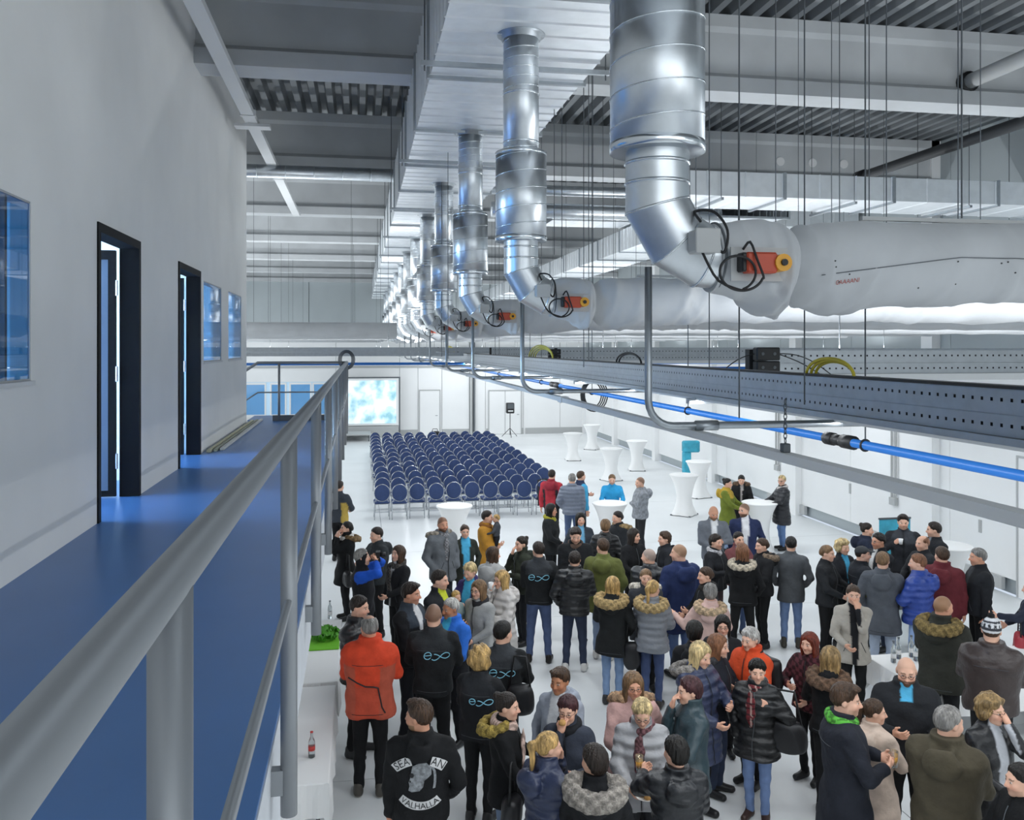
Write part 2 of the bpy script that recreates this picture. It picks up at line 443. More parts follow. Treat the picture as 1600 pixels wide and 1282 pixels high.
# doors of the far wall
for k, (a, b, h) in enumerate(((3.1, 4.12, 2.35), (6.75, 8.45, 2.3))):
    d = struct(MB().box(a, b, Y1 - .05, Y1 - .005, 0.02, h).build('door_%d' % (k + 5), 'white'), ('white single door in the far wall beside the screen', 'white double door in the far wall behind the loudspeaker')[k], 'door')
    for x0, x1, z0, z1 in ((a - .05, a, 0, h + .05), (b, b + .05, 0, h + .05), (a, b, h, h + .05)):
        MB().box(x0, x1, Y1 - .07, Y1 - .005, z0, z1).build('door_frame', 'grey', d)
    MB().cyl((b - .1, Y1 - .11, 1.05), (b - .22, Y1 - .11, 1.05), .012, 8).build('door_handle', 'dgrey', d)
    if k: MB().box((a + b) / 2 - .008, (a + b) / 2 + .008, Y1 - .056, Y1 - .048, .02, h).build('door_gap', 'dgrey', d)

# unseen glazing added to go with the fill lights: end wall behind the gallery, outer wall beyond the offices
f = MB()
for X in [-5.0 + 2.0 * i for i in range(9)]: f.box(X - .04, X + .04, Y0 + .02, Y0 + .12, 3.9, 8.5)
for z in (3.9, 6.2, 8.5): f.box(-5.04, 11.04, Y0 + .02, Y0 + .12, z - .04, z + .04)
struct(f.build('window_11', 'white'), 'tall added glazing for fill light in the end wall behind the gallery', 'window')
f = MB()
for Yw in [17.5 + 3.0 * i for i in range(10)]: f.box(XL + .02, XL + .12, Yw - .04, Yw + .04, 1.7, 8.3)
for z in (1.7, 5.0, 8.3): f.box(XL + .02, XL + .12, 17.46, 44.54, z - .04, z + .04)
struct(f.build('window_12', 'white'), 'tall added glazing for fill light in the outer wall beyond the offices', 'window')
# walls the camera does not face
struct(MB().box(XL - .3, XL, Y0, Y1, 0, ROOF + .15).build('wall_left', 'white'), 'outer long wall behind the offices', 'wall')
struct(MB().box(XL - .3, XR + .3, Y0 - .2, Y0, 0, ROOF + .15).build('wall_front', 'white'), 'end wall behind the gallery', 'wall')
struct(MB().box(-2.4, -2.2, Y0, 15.4, 0, 2.95).build('wall_lower', 'white'), 'ground floor wall under the gallery', 'wall')

# ------------------------------------------------------------------ gallery: office wall with doors and windows
GX, GF = -1.9, 3.35
doors = [(6.85, 8.05, 5.54), (9.75, 10.99, 5.53)]
wins = [(3.85, 5.52, 4.45, 5.50), (11.26, 12.67, 4.46, 5.47), (13.33, 14.73, 4.46, 5.47)]
m = MB(); x0, x1 = GX - .14, GX
def seg(a, b, z0, z1): m.box(x0, x1, a, b, z0, z1)
edges = [Y0]; 
items = sorted([(a, b, GF, t) for a, b, t in doors] + [(a, b, z0, z1) for a, b, z0, z1 in wins])
cur = Y0
for a, b, z0, z1 in items:
    seg(cur, a, GF, ROOF); seg(a, b, z1, ROOF)
    if z0 > GF: seg(a, b, GF, z0)
    cur = b
seg(cur, 15.4, GF, ROOF)
m.box(XL, GX - .14, 15.26, 15.4, 0, ROOF)
struct(m.build('wall_gallery', 'wall'), 'pale plaster office wall along the gallery', 'wall')
# offices behind it
struct(MB().box(XL, GX - .14, Y0, 15.26, 2.95, GF).build('floor_office', 'blue'), 'blue office floor behind the gallery doors', 'floor')
struct(MB().box(XL, GX - .14, Y0, 15.26, 6.1, 6.2).build('ceiling_office', 'white'), 'white office ceiling', 'ceiling')
for k, y in enumerate((5.85, 9.0, 11.12)):
    struct(MB().box(XL, GX - .14, y, y + .12, GF, 6.1).build('wall_office_%d' % (k + 1), 'white'), 'white partition between the offices, %s one' % ORD[k], 'wall')
# door frames, open leaves
leafm = mat('door_leaf', '#5c6b80', 0.4)
for k, (a, b, t) in enumerate(doors):
    fr = MB()
    fr.box(x0 - .01, x1 + .012, a - .03, a + .035, GF, t + .03).box(x0 - .01, x1 + .012, b - .035, b + .03, GF, t + .03).box(x0 - .01, x1 + .012, a + .035, b - .035, t - .04, t + .03)
    dr = struct(fr.build('door_%d' % (k + 1), 'blackf'), ('black framed office door standing open beside the large window', 'black framed glazed office door standing open farther down the gallery')[k], 'door')
    L = GX - .17
    lf = MB().box(L - .95, L, b - .085, b - .045, GF + .01, GF + .06).box(L - .95, L, b - .085, b - .045, t - .14, t - .06).box(L - .06, L, b - .085, b - .045, GF + .06, t - .14).box(L - .95, L - .89, b - .085, b - .045, GF + .06, t - .14).build('door_leaf', 'blackf', dr)
    MB().box(L - .89, L - .06, b - .07, b - .06, GF + .06, t - .14).build('leaf_panel', leafm if k == 0 else 'pane_blue', lf)
    for z in (GF + .25, GF + 1.0, t - .45):
        MB().cyl((L + .012, b - .09, z), (L + .012, b - .09, z + .13), .011, 8).build('hinge', 'chrome', lf)
for k, (a, b, z0, z1) in enumerate(wins):
    f = MB()
    for (ya, yb, za, zb) in ((a, b, z0, z0 + .012), (a, b, z1 - .012, z1), (a, a + .012, z0 + .012, z1 - .012), (b - .012, b, z0 + .012, z1 - .012)):
        f.box(GX - .11, GX - .003, ya, yb, za, zb)
    wn = struct(f.build('window_%d' % (k + 1), 'grey'), ('large office window at the near end of the gallery wall', 'narrow office window just past the second gallery door', 'narrow office window nearest the end of the gallery')[k], 'window')
    if k == 0: MB().box(GX - .09, GX - .02, 5.19, 5.22, z0 + .012, z1 - .012).build('mullion', 'dgrey', wn)
    MB().box(GX - .016, GX - .008, a + .012, b - .012, z0 + .012, z1 - .012).build('pane', 'pane', wn)
    MB().box(GX - .02, GX + .015, a - .03, b + .03, z0 - .025, z0).build('window_sill', 'lamp', wn)
# office windows to the outside (daylight)
for k, y in enumerate((2.6, 7.4, 10.4, 13.2)):
    f = MB()
    for (ya, yb, za, zb) in ((y - 1.0, y + 1.0, 4.0, 4.08), (y - 1.0, y + 1.0, 5.75, 5.83), (y - 1.0, y - .92, 4.08, 5.75), (y + .92, y + 1.0, 4.08, 5.75)):
        f.box(XL, XL + .1, ya, yb, za, zb)
    struct(f.build('window_%d' % (k + 13), 'white'), 'outer office window letting in daylight, %s room' % ORD[k], 'window')

# gallery slab and blue floor
struct(MB().box(GX - .14, -.28, Y0, 15.9, 2.95, GF - .015).build('floor_slab', 'fascia'), 'pale concrete edge of the gallery slab', 'slab')
struct(MB().box(GX, -.285, Y0, 15.9, GF - .015, GF).box(GX - .14, GX, doors[0][0], doors[0][1], GF - .015, GF).box(GX - .14, GX, doors[1][0], doors[1][1], GF - .015, GF).build('floor_gallery', 'blue'), 'blue linoleum floor of the gallery walkway', 'floor')

# ------------------------------------------------------------------ railing
RX, RZ = -.225, CAM_Z - .28
ra = thing('railing', 'grey tubular steel railing along the gallery edge', 'railing', (RX, 8, GF - .2))
EY = 15.72
MB().tube([(RX, -1.5, RZ), (RX, EY, RZ)], .0275, 20).build('handrail', 'rail', ra, smooth=True)
MB().tube([(RX, -1.5, CAM_Z - .822), (RX, EY, CAM_Z - .822)], .0135, 12).build('mid_rail', 'rail', ra, smooth=True)
yp = [(1.05 + 1.76 * k + RX * -.172) / .985 for k in range(-1, 9)] + [EY]
for y in yp:
    MB().tube([(RX, y, CAM_Z - 1.51), (RX, y, RZ - .01)], .0268, 18).build('post', 'rail', ra, smooth=True)
    MB().box(-.285, RX - .015, y - .02, y + .02, GF - .14, GF - .06).build('bracket', 'rail', ra)
re = thing('railing', 'short grey railing closing the far end of the gallery and following the stair', 'railing', (-1.0, EY, GF))
MB().tube([(RX, EY, RZ), (-1.75, EY, RZ), (-3.6, EY, RZ - 1.25)], .024, 12).build('handrail', 'rail', re, smooth=True)
MB().tube([(RX, EY, CAM_Z - .8), (-1.75, EY, CAM_Z - .8), (-3.6, EY, CAM_Z - 2.05)], .0125, 10).build('mid_rail', 'rail', re, smooth=True)
for X in (-1.39, -3.0):
    MB().tube([(X, EY, GF if X > -2 else GF - .9), (X, EY, RZ - .01 if X > -2 else RZ - .85)], .022, 12).build('post', 'rail', re, smooth=True)
MB().box(-1.5, -.3, EY - .012, EY + .012, GF, GF + .1).build('toe_board', 'dgrey', re)
# stair going down behind the office block
st = thing('staircase', 'grey steel stair leading down from the gallery end', 'stairs', (-3.9, 16.4, 0))
for i in range(14):
    MB().box(-1.95 - .29 * (i + 1), -1.95 - .29 * i + .03, 15.95, 16.95, GF - .23 * (i + 1) - .04, GF - .23 * (i + 1)).build('tread', 'dgrey', st)
for y in (15.9, 16.96):
    MB().prism([(-1.9, GF - .35), (-1.9, GF - .05), (-6.1, .30), (-6.1, .0)], 'y', y, y + .04).build('stringer', 'rail', st)
struct(MB().box(-1.95, -.28, 15.9, 17.0, 3.2, GF).build('floor_landing', 'blue'), 'blue landing at the end of the gallery', 'floor')

# lengths of trunking lying along the wall past the second door
for k, (dx, w_, c) in enumerate(((.05, .05, '#c9c6a8'), (.115, .045, '#9da08f'), (.175, .05, '#d0d2cf'))):
    o = MB().cbox(GX + dx, GX + dx + w_, 11.15 + .1 * k, 15.6 + .12 * k, GF, GF + .035, .006).build('trunking_length', mat('trunking_%d' % k, c, .6))
    tag(o, ('cream trunking length on the gallery floor, closest to the wall', 'grey-green trunking length on the gallery floor, middle of three', 'pale trunking length on the gallery floor, farthest from the wall')[k], 'trunking', 'trunking lengths on the gallery floor')
# ================================================================== TECHNICAL INSTALLATIONS
DX0, DX1, DZ0, DZ1 = .63, 2.03, 7.10, 7.93
# main rectangular duct, in flanged sections
du = thing('ventilation_duct', 'large galvanised rectangular ventilation duct running the length of the hall', 'duct', (1.33, 21, DZ0))
SL = 1.95
def duct_section(parent, ax0, ax1, z0, z1, ya, yb, first=None, rib=.28, name='duct_section', m_='galvm', along='y'):
    m = MB(); n = max(1, int(round((yb - ya) / rib)))
    ring = []
    for i in range(n):
        a = ya + (yb - ya) * i / n; b = ya + (yb - ya) * (i + 1) / n
        for (y, o) in ((a, 0), (b - .036, 0), (b - .02, .016), (b - .004, 0)):
            ring.append((y, o))
    vs = []; fs = []
    for (y, o) in ring:
        q = [(ax0 - o, z0 - o * .6), (ax1 + o, z0 - o * .6), (ax1 + o, z1 + o * .6), (ax0 - o, z1 + o * .6)]
        vs += [(p[0], y, p[1]) if along == 'y' else (y, p[0], p[1]) for p in q]
    for i in range(len(ring) - 1):
        for j in range(4):
            f = (4*i + j, 4*i + (j+1) % 4, 4*i + 4 + (j+1) % 4, 4*i + 4 + j)
            fs.append(f if along == 'x' else f[::-1])
    m.add(vs, fs)
    return m.build(name, m_, parent)
def flange(parent, ax0, ax1, z0, z1, y, t=.025, o=.035, along='y'):
    m = MB()
    for (a, b, c, d) in ((ax0 - o, ax1 + o, z0 - o, z0), (ax0 - o, ax1 + o, z1, z1 + o * .4), (ax0 - o, ax0, z0, z1), (ax1, ax1 + o, z0, z1)):
        if along == 'y': m.box(a, b, y - t, y + t, c, d)
        else: m.box(y - t, y + t, a, b, c, d)
    return m.build('flange', 'galvd', parent)
s0 = None
for k in range(24):
    ya = -1.9 + SL * k
    if s0 is None: s0 = duct_section(du, DX0, DX1, DZ0, DZ1, ya, ya + SL)
    else: share(s0, du, 'duct_section', (0, SL * k, 0))
    flange(du, DX0, DX1, DZ0, DZ1, ya)
# strut channels and rods carrying the duct
for k in range(11):
    y = -.5 + 3.93 * k
    sp = thing('duct_support', 'perforated strut on threaded rods under the main duct, %s from the gallery end' % ORD[k], 'bracket', (1.33, y, DZ0 - .1), group='supports of the main duct')
    m = MB().box(DX0 - .12, DX1 + .12, y - .02, y + .02, DZ0 - .075, DZ0 - .036)
    m.build('strut', 'galvd', sp)
    for X in (DX0 - .09, DX1 + .09):
        MB().cyl((X, y, DZ0 - .12), (X, y, ROOF), .006, 6).build('threaded_rod', 'steel', sp)

# ------------------------------------------------------------------ drops: round pipe, silencer, mitred elbow, textile duct
RXC = 1.25
AX = -.12
DY = [3.55 + 3.18 * k for k in range(13)]
def helix(r, z0, z1, pitch, n=20, t=.006):
    pts = []; turns = (z1 - z0) / pitch; N = int(turns * n)
    for i in range(N + 1):
        a = 2 * math.pi * i / n
        pts.append((r * math.cos(a), r * math.sin(a), z0 + (z1 - z0) * i / max(N, 1)))
    return pts
def cylinder(m, r, z0, z1, n=32): return m.lathe([(r, z0), (r, z1)], n=n)
dropO = [None]
def make_drop():
    d = thing('supply_drop', 'x', 'duct', (RXC, 0, 0))
    s_ = [cylinder(MB(), .14, 6.17, 7.10)]
    def P(mb, name, m_, sm=True, par=None):
        o = mb.build(name, m_, None, org=(0, 0, 0), smooth=sm); o.parent = par or d; o.location = (0, 0, 0); return o
    up = P(MB().lathe([(.14, 6.15), (.14, 7.10)], n=36), 'spiral_pipe', 'galv')
    P(MB().tube(helix(.14, 6.62, 7.04, .075), .0035, 4), 'spiral_seam', 'seam', True, up)
    for z in (6.62, 6.24, 6.19): P(MB().lathe([(.141, z), (.146, z + .006), (.146, z + .012), (.141, z + .018)], n=36), 'joint_ring', 'seam', True, up)
    P(MB().lathe([(.155, 7.06), (.155, 7.10), (.19, 7.10), (.19, 7.095)], n=36), 'collar', 'galvd')
    si = P(MB().lathe([(.14, 6.172), (.2, 6.17), (.2, 5.475), (.135, 5.475)][::-1], n=44), 'silencer', 'galv')
    P(MB().tube(helix(.2005, 5.50, 6.15, .135, 28), .004, 4), 'spiral_seam', 'seam', True, si)
    P(MB().lathe([(.2, 5.475), (.2025, 5.476), (.206, 5.50), (.202, 5.515), (.2, 5.516)], n=44), 'rim_ring', 'seam', True, si)
    P(MB().lathe([(.2, 6.15), (.203, 6.155), (.203, 6.172), (.2, 6.175)], n=44), 'rim_ring', 'seam', True, si)
    # mitred elbow
    path = [Vector((0, 0, 5.48)), Vector((0, 0, 5.25)), Vector((.085, 0, 5.105)), Vector((.20, 0, 5.04)), Vector((.255, 0, 5.035))]
    allm = MB().tube(path, .135, 32, caps=False)
    for i in range(4):
        seg = MB().add(allm.v[i*32:(i+2)*32], [(j, (j+1) % 32, 32 + (j+1) % 32, 32 + j) for j in range(32)])
        e = P(seg, 'elbow_segment' if i else 'pipe_stub', 'galv')
        rim = MB().tube([Vector(p) for p in allm.v[(i+1)*32:(i+2)*32]], .005, 5, closed=True)
        P(rim, 'seam', 'seam', True, e)
    for z in (5.42, 5.335): P(MB().lathe([(.136, z), (.141, z + .005), (.141, z + .011), (.136, z + .016)], n=32), 'joint_ring', 'seam', True)
    return d
d0 = make_drop()
for k, y in enumerate(DY):
    o = d0 if k == 0 else copy_tree(d0)
    o.location = (RXC, y, 0)
    o['label'] = 'galvanised round supply pipe with silencer and elbow below the main duct, %s from the gallery' % ORD[k]
    o['group'] = 'supply pipes below the main duct'

def textile_mesh(r0, x0, x1, seed, nseg, nr=24, fine=False):
    """limp textile tube along x with a tied neck behind the collar sock"""
    rg = np.random.default_rng(seed)
    ph = rg.uniform(0, 6.28, 12)
    m = MB(); vs = []; fs = []
    folds = [(rg.uniform(.08, 4.2), rg.uniform(-.16, .16), rg.uniform(.012, .035), rg.uniform(.006, .017), rg.uniform(2.6, 5.2)) for _ in range(34 if fine else 10)]
    folds += [(.30, .10, .02, .016, 4.6), (.40, .07, .02, .018, 3.9), (.455, -.05, .012, .02, 4.6), (.60, .06, .018, .016, 3.4), (.72, .12, .02, .014, 4.0)]
    n1, n2 = (34, 110) if fine else (18, 26)
    xs_ = list(np.linspace(x0, x0 + .34, n1)) + list(np.linspace(x0 + .352, x0 + 3.2, n2)) + list(np.linspace(x0 + 3.25, x1, nseg))
    for x in xs_:
        t = x - x0
        t = t / .34 * .5 if t < .34 else t + .16
        if t < .5:
            r = np.interp(t, [0, .06, .2, .34, .42, .47, .5], [.142, .15, .165, .190, .190, .168, .122]); sag = np.interp(t, [0, .2, .4, .5], [0, .006, .035, .02])
        else:
            r = np.interp(t, [.5, .525, .56, .66, .8, 1.5, 3], [.122, .14, .172, .192, .19, .175, r0]); sag = np.interp(t, [.5, .7, 1.4, 3], [.02, .03, .0, -.005])
        for j in range(nr):
            a = 2 * math.pi * j / nr
            w = .005 * math.sin(3 * a + 9 * t + ph[0]) + .004 * math.sin(2 * a - 14 * t + ph[1])
            for (tc_, sl_, wd_, am_, ac_) in folds:
                q = (t - tc_ - sl_ * math.cos(a - ac_ + 1.2)) / wd_
                if abs(q) < 3: w += am_ * math.exp(-q * q) * max(0, math.cos((a - ac_) * .8)) * (1 if abs((a - ac_ + math.pi) % (2 * math.pi) - math.pi) < 1.9 else 0)
            rr = r + w * min(1, t * 6)
            z = rr * math.sin(a)
            if z < 0: z *= 1.06
            vs.append((x, rr * math.cos(a), z - sag))
    N = len(xs_)
    for i in range(N - 1):
        for j in range(nr): fs.append((i*nr + j, i*nr + (j+1) % nr, (i+1)*nr + (j+1) % nr, (i+1)*nr + j))
    fs += [tuple(range(nr)), tuple((N-1)*nr + j for j in range(nr))[::-1]]
    fs = [f[::-1] for f in fs]
    return m.add(vs, fs)
TZ = 5.035
near_tm = None
for k, y in enumerate(DY):
    t = thing('textile_duct', 'grey fabric air duct running across the hall, %s from the gallery' % ORD[k], 'duct', (RXC, y, TZ), group='fabric air ducts across the hall')
    if k < 3:
        o = textile_mesh(.17, .235, 10.4, 11 + k, 50 if k == 0 else 30, 44 if k == 0 else 32, True).build('fabric_tube', 'textile', None, org=(0, 0, 0), smooth=True)
    elif near_tm is None:
        o = textile_mesh(.17, .235, 10.4, 30, 24, 16).build('fabric_tube', 'textile', None, org=(0, 0, 0), smooth=True); near_tm = o
    else:
        o = near_tm.copy(); COL.objects.link(o)
    o.parent = t; o.location = (0, 0, 0)
    g = lambda mb, name, m_, sm=False, par=None: mb.build(name, m_, par or t, smooth=sm)
    g(MB().box(RXC + .95, RXC + 10.4, y - .012, y + .012, TZ + .178, TZ + .195), 'suspension_rail', 'grey')
    g(MB().tube([(RXC + .25, y + .147 * math.cos(a), TZ + .147 * math.sin(a)) for a in np.linspace(0, 2*math.pi, 25)[:-1]], .006, 6, closed=True), 'clamp_band', 'dgrey', True)
    for X in (2.7, 3.9, 5.3, 7.8, 9.6):
        g(MB().cyl((X, y, TZ + .2), (X, y, 6.86 if (12.3 < y < 13.9 and X > 4.6) else 7.5 if (19.2 < y < 20.4 and X > 4.2) else ROOF), .0042, 6), 'hanger_rod', 'steel')
    if k < 6:
        # damper actuator, junction box and cable loops
        ac = thing('damper_actuator', 'red damper actuator with yellow knob on the collar of the %s fabric duct' % ORD[k], 'actuator', (1.76 + AX, y - .2, TZ - .05), group='damper actuators')
        b = MB().cbox(1.665 + AX, 1.80 + AX, y - .03 - .215, y - .03 - .155, TZ - .085, TZ, .008).build('housing', 'red', ac)
        MB().cbox(1.645 + AX, 1.668 + AX, y - .03 - .212, y - .03 - .155, TZ - .08, TZ - .002, .006).build('end_cap', 'black', ac)
        MB().cyl((1.82 + AX, y - .03 - .225, TZ - .042), (1.82 + AX, y - .03 - .16, TZ - .042), .036, 14).build('knob', 'orange', ac)
        MB().cyl((1.82 + AX, y - .03 - .235, TZ - .042), (1.82 + AX, y - .03 - .22, TZ - .042), .014, 10).build('shaft', 'black', ac)
        MB().box(1.62 + AX, 1.87 + AX, y - .03 - .16, y - .03 - .152, TZ - .115, TZ + .025).build('mounting_plate', 'grey', ac)
        jb = thing('junction_box', 'grey junction box on the elbow of the %s supply pipe' % ORD[k], 'box', (1.50 + AX, y - .19, TZ + .03), group='junction boxes on the elbows')
        MB().cbox(1.45 + AX, 1.55 + AX, y - .235, y - .14, TZ - .005, TZ + .09, .008).build('box_body', 'grey', jb)
        MB().cbox(1.447 + AX, 1.553 + AX, y - .245, y - .233, TZ - .008, TZ + .093, .004).build('box_lid', 'grey', jb)
        pts = []
        for i in range(60):
            a = -math.pi / 2 + 2 * math.pi * i / 40 * 1.0
            pts.append((1.605 + AX + .085 * math.cos(a) + .0006 * i, y - .25 - .0006 * i, TZ - .09 + .07 * math.sin(a)))
        pts = [(1.475 + AX, y - .2, TZ + .04), (1.49 + AX, y - .235, TZ - .03), (1.54 + AX, y - .25, TZ - .12)] + pts[2:50] + [(1.70 + AX, y - .26, TZ - .03), (1.68 + AX, y - .24, TZ + .04), (1.655 + AX, y - .225, TZ + .01)]
        tag(MB().tube(smooth_path(pts, 3), .0055, 6).build('control_cable', 'black', smooth=True), 'black control cable looped below the actuator of the %s fabric duct' % ORD[k], 'cable', 'looped actuator cables')
        pts = [(1.50 + AX, y - .16, TZ + .13), (1.50 + AX, y - .1, TZ + .18), (1.56 + AX, y - .16, TZ + .17), (1.60 + AX, y - .2, TZ + .09), (1.585 + AX, y - .2, TZ + .0), (1.55 + AX, y - .17, TZ + .04)]
        tag(MB().tube(smooth_path(pts, 6), .006, 6).build('power_cable', 'black', smooth=True), 'black power cable arching over the collar of the %s fabric duct' % ORD[k], 'cable', 'power cables over the collars')
# red lettering printed on the near fabric duct
def text_mesh(body, size, name='lettering'):
    c = bpy.data.curves.new(name, 'FONT'); c.body = body; c.size = size; c.align_x = 'CENTER'; c.align_y = 'CENTER'
    o = bpy.data.objects.new(name, c); COL.objects.link(o)
    dg = bpy.context.evaluated_depsgraph_get(); me = bpy.data.meshes.new_from_object(o.evaluated_get(dg))
    bpy.data.objects.remove(o); bpy.data.curves.remove(c)
    vs = [tuple(v.co) for v in me.vertices]; fs = [tuple(p.vertices) for p in me.polygons]
    bpy.data.meshes.remove(me)
    return vs, fs
near = bpy.data.objects['textile_duct']
tube0 = [c for c in near.children if c.name.startswith('fabric_tube')][0]
tv = np.array([v.co for v in tube0.data.vertices])
def on_front(x, z):
    q = tv[tv[:, 1] < -.05]; d = (q[:, 0] - x) ** 2 + (q[:, 2] - z) ** 2
    i = np.argsort(d)[:4]; w_ = 1 / (d[i] + 1e-6); return float((q[i, 1] * w_).sum() / w_.sum())
vs, fs = text_mesh('GAAAANI', .026)
V = []
for v in vs:
    x = .775 + v[0] * 1.0; z = -.11 + v[1] + v[0] * .13
    V.append((RXC + x, DY[0] + on_front(x, z) - .006, TZ + z))
MB().add(V, fs).build('printed_lettering', 'redtext', near)
for zs_, nm in ((.0, 'sewn_seam'),):
    pts = [(RXC + x, DY[0] + on_front(x, zs_ + np.interp(x, [.62, 1.3, 9], [-.09, .0, .01])) - .006, TZ + zs_ + np.interp(x, [.62, 1.3, 9], [-.09, .0, .01])) for x in np.linspace(.66, 9.0, 130)]
    MB().tube(pts, .0022, 4).build(nm, 'dgrey', near)
rr_ = random.Random(5)
for i in range(26):
    x, z = rr_.uniform(.7, 3.6), rr_.uniform(-.14, -.01)
    y_ = on_front(x, z); MB().cyl((RXC + x, DY[0] + y_ - .004, TZ + z), (RXC + x, DY[0] + y_ + .004, TZ + z), .0032, 6).build('nozzle', 'black', near)
pts = [(RXC + .235 + .338, DY[0] + .128 * math.cos(a), TZ - .022 + .128 * math.sin(a)) for a in np.linspace(0, 6.283, 25)[:-1]]
MB().tube(pts, .006, 5, closed=True).build('tie_strap', 'dark', near, smooth=True)

# ------------------------------------------------------------------ conduits dropping to the rail
for k, y in enumerate(DY[:8]):
    Y = y + .32; pts = [(1.32, Y, 5.02), (1.32, Y, 4.40)]
    for a in np.linspace(0, math.pi / 2, 7)[1:]:
        pts.append((1.32 + .12 * (1 - math.cos(a)), Y, 4.40 - .12 * math.sin(a)))
    pts.append((2.55, Y, 4.28))
    c = thing('conduit', 'bent steel conduit below the %s supply pipe' % ORD[k], 'conduit', (1.32, Y, 4.28), group='bent steel conduits')
    MB().tube(pts, .0175, 12).build('tube', 'galvd', c, smooth=True)
    MB().cyl((1.55, Y, 4.28), (1.66, Y, 4.28), .024, 12).build('coupling', 'galvd', c, smooth=True)
    MB().box(2.50, 2.54, Y - .03, Y + .03, 4.262, 4.318).build('clamp', 'steel', c)
# flat steel rail
r_ = thing('support_rail', 'long pale steel rail hanging below the conduits', 'rail', (1.55, 20, 4.22))
for k in range(7):
    a = .6 + 6.0 * k
    MB().box(1.535, 1.585, a, a + 5.99, 4.222, 4.256).build('rail_length', 'lamp', r_)
    MB().box(1.528, 1.592, a - .06, a + .06, 4.216, 4.262).build('splice', 'lamp', r_)

# ------------------------------------------------------------------ perforated cable channels (two stacked channels, real holes)
def perforated(m, p0, du_, dv, nu, nrm, pitch, hw, hh, H):
    """strip of nu cells along du_ (unit), dv = unit up, total height H, square holes of hw x hh"""
    p0 = Vector(p0); du_ = Vector(du_); dv = Vector(dv)
    vs = []; fs = []
    for i in range(nu):
        o = p0 + du_ * (i * pitch); b = len(vs)
        u0, u1 = (pitch - hw) / 2, (pitch + hw) / 2; v0, v1 = (H - hh) / 2, (H + hh) / 2
        for (u, v) in ((0, 0), (pitch, 0), (pitch, H), (0, H), (u0, v0), (u1, v0), (u1, v1), (u0, v1)): vs.append(o + du_ * u + dv * v)
        fs += [(b, b+1, b+5, b+4), (b+1, b+2, b+6, b+5), (b+2, b+3, b+7, b+6), (b+3, b, b+4, b+7)]
    return m.add(vs, fs)
def channel_x(parent, x0, n, y, z0, name='channel', pitch=.05):
    m = MB(); H = .075; L = n * pitch
    perforated(m, (x0, y, z0), (1, 0, 0), (0, 0, 1), n, None, pitch, .013, .013, H)
    m.box(x0, x0 + L, y + .002, y + .055, z0 - .002, z0); m.box(x0, x0 + L, y + .002, y + .055, z0 + H, z0 + H + .002)
    return m.build(name, 'galvd', parent), MB().box(x0, x0 + L, y + .02, y + .055, z0, z0 + H).build('channel_shade', 'black', parent)  # black backing puts the shade inside the holes into the colour
def channel_y(parent, x, y0, n, z0, name='channel', pitch=.05):
    m = MB(); H = .075; L = n * pitch
    perforated(m, (x, y0, z0), (0, 1, 0), (0, 0, 1), n, None, pitch, .013, .013, H)
    m.box(x + .002, x + .055, y0, y0 + L, z0 - .002, z0); m.box(x + .002, x + .055, y0, y0 + L, z0 + H, z0 + H + .002)
    return m.build(name, 'galvd', parent), MB().box(x + .02, x + .055, y0, y0 + L, z0, z0 + H).build('channel_shade', 'black', parent)  # same black backing, painted shade behind the holes
tr = thing('cable_tray', 'long perforated double steel cable channel beside the blue pipe', 'cable tray', (2.27, 20, 4.33))
c01 = channel_y(tr, 2.27, .4, 120, 4.330) + channel_y(tr, 2.27, .4, 120, 4.422)
for k in range(1, 7):
    for q in c01: share(q, tr, q.name.split('.')[0], (0, 6.0 * k, 0))
MB().box(2.262, 2.33, .4, 42.4, 4.4995, 4.512).build('cover_strip', 'black', tr)
MB().box(2.275, 2.32, .4, 42.4, 4.405, 4.421).build('middle_profile', 'galvd', tr)
MB().box(2.25, 2.34, .4, 42.4, 4.30, 4.327).build('base_profile', 'galvd', tr)
for y in [2.1 + 3.18 * i for i in range(13)]:
    for X in (2.355,):
        MB().cyl((X, y + .35, 4.26), (X, y + .35, ROOF), .0042, 6).build('hanger_rod', 'steel', tr)
    MB().box(2.2, 2.4, y + .32, y + .38, 4.262, 4.298).build('cross_bracket', 'galvd', tr)
lm = thing('luminaire', 'slim white light strip under the long cable channel', 'lamp', (2.29, 20, 4.29))
MB().box(2.25, 2.29, .4, 42.4, 4.287, 4.2995).build('housing', 'lamp', lm)
TX0 = 2.78
tx_a = tx_b = None
for j, y in enumerate(TRAY_Y):
    t = thing('cable_tray', 'perforated double cable channel crossing the hall, %s from the gallery' % ORD[j], 'cable tray', (7, y, 4.45), group='cable channels crossing the hall')
    if tx_a is None:
        tx_a = channel_x(t, TX0, 178, y, 4.452) + channel_x(t, TX0, 178, y, 4.546)
    else:
        for q in tx_a: share(q, t, q.name.split('.')[0])
    MB().box(TX0, TX0 + 8.9, y + .01, y + .05, 4.53, 4.5455).build('middle_profile', 'galvd', t)
    MB().box(TX0 - .01, TX0 + .03, y - .01, y + .06, 4.44, 4.63).build('end_cap', 'black', t)
    for X in (3.5, 5.6, 8.0, 10.6):
        MB().cyl((X, y + .03, 4.62), (X, y + .03, ROOF), .0042, 6).build('hanger_rod', 'steel', t)
    l = thing('luminaire', 'slim white light strip under the %s crossing cable channel' % ORD[j], 'lamp', (7.2, y, 4.41), group='light strips under the crossing channels')
    MB().box(2.85, 11.55, y - .03, y + .05, 4.40, 4.449).build('housing', 'lamp', l)
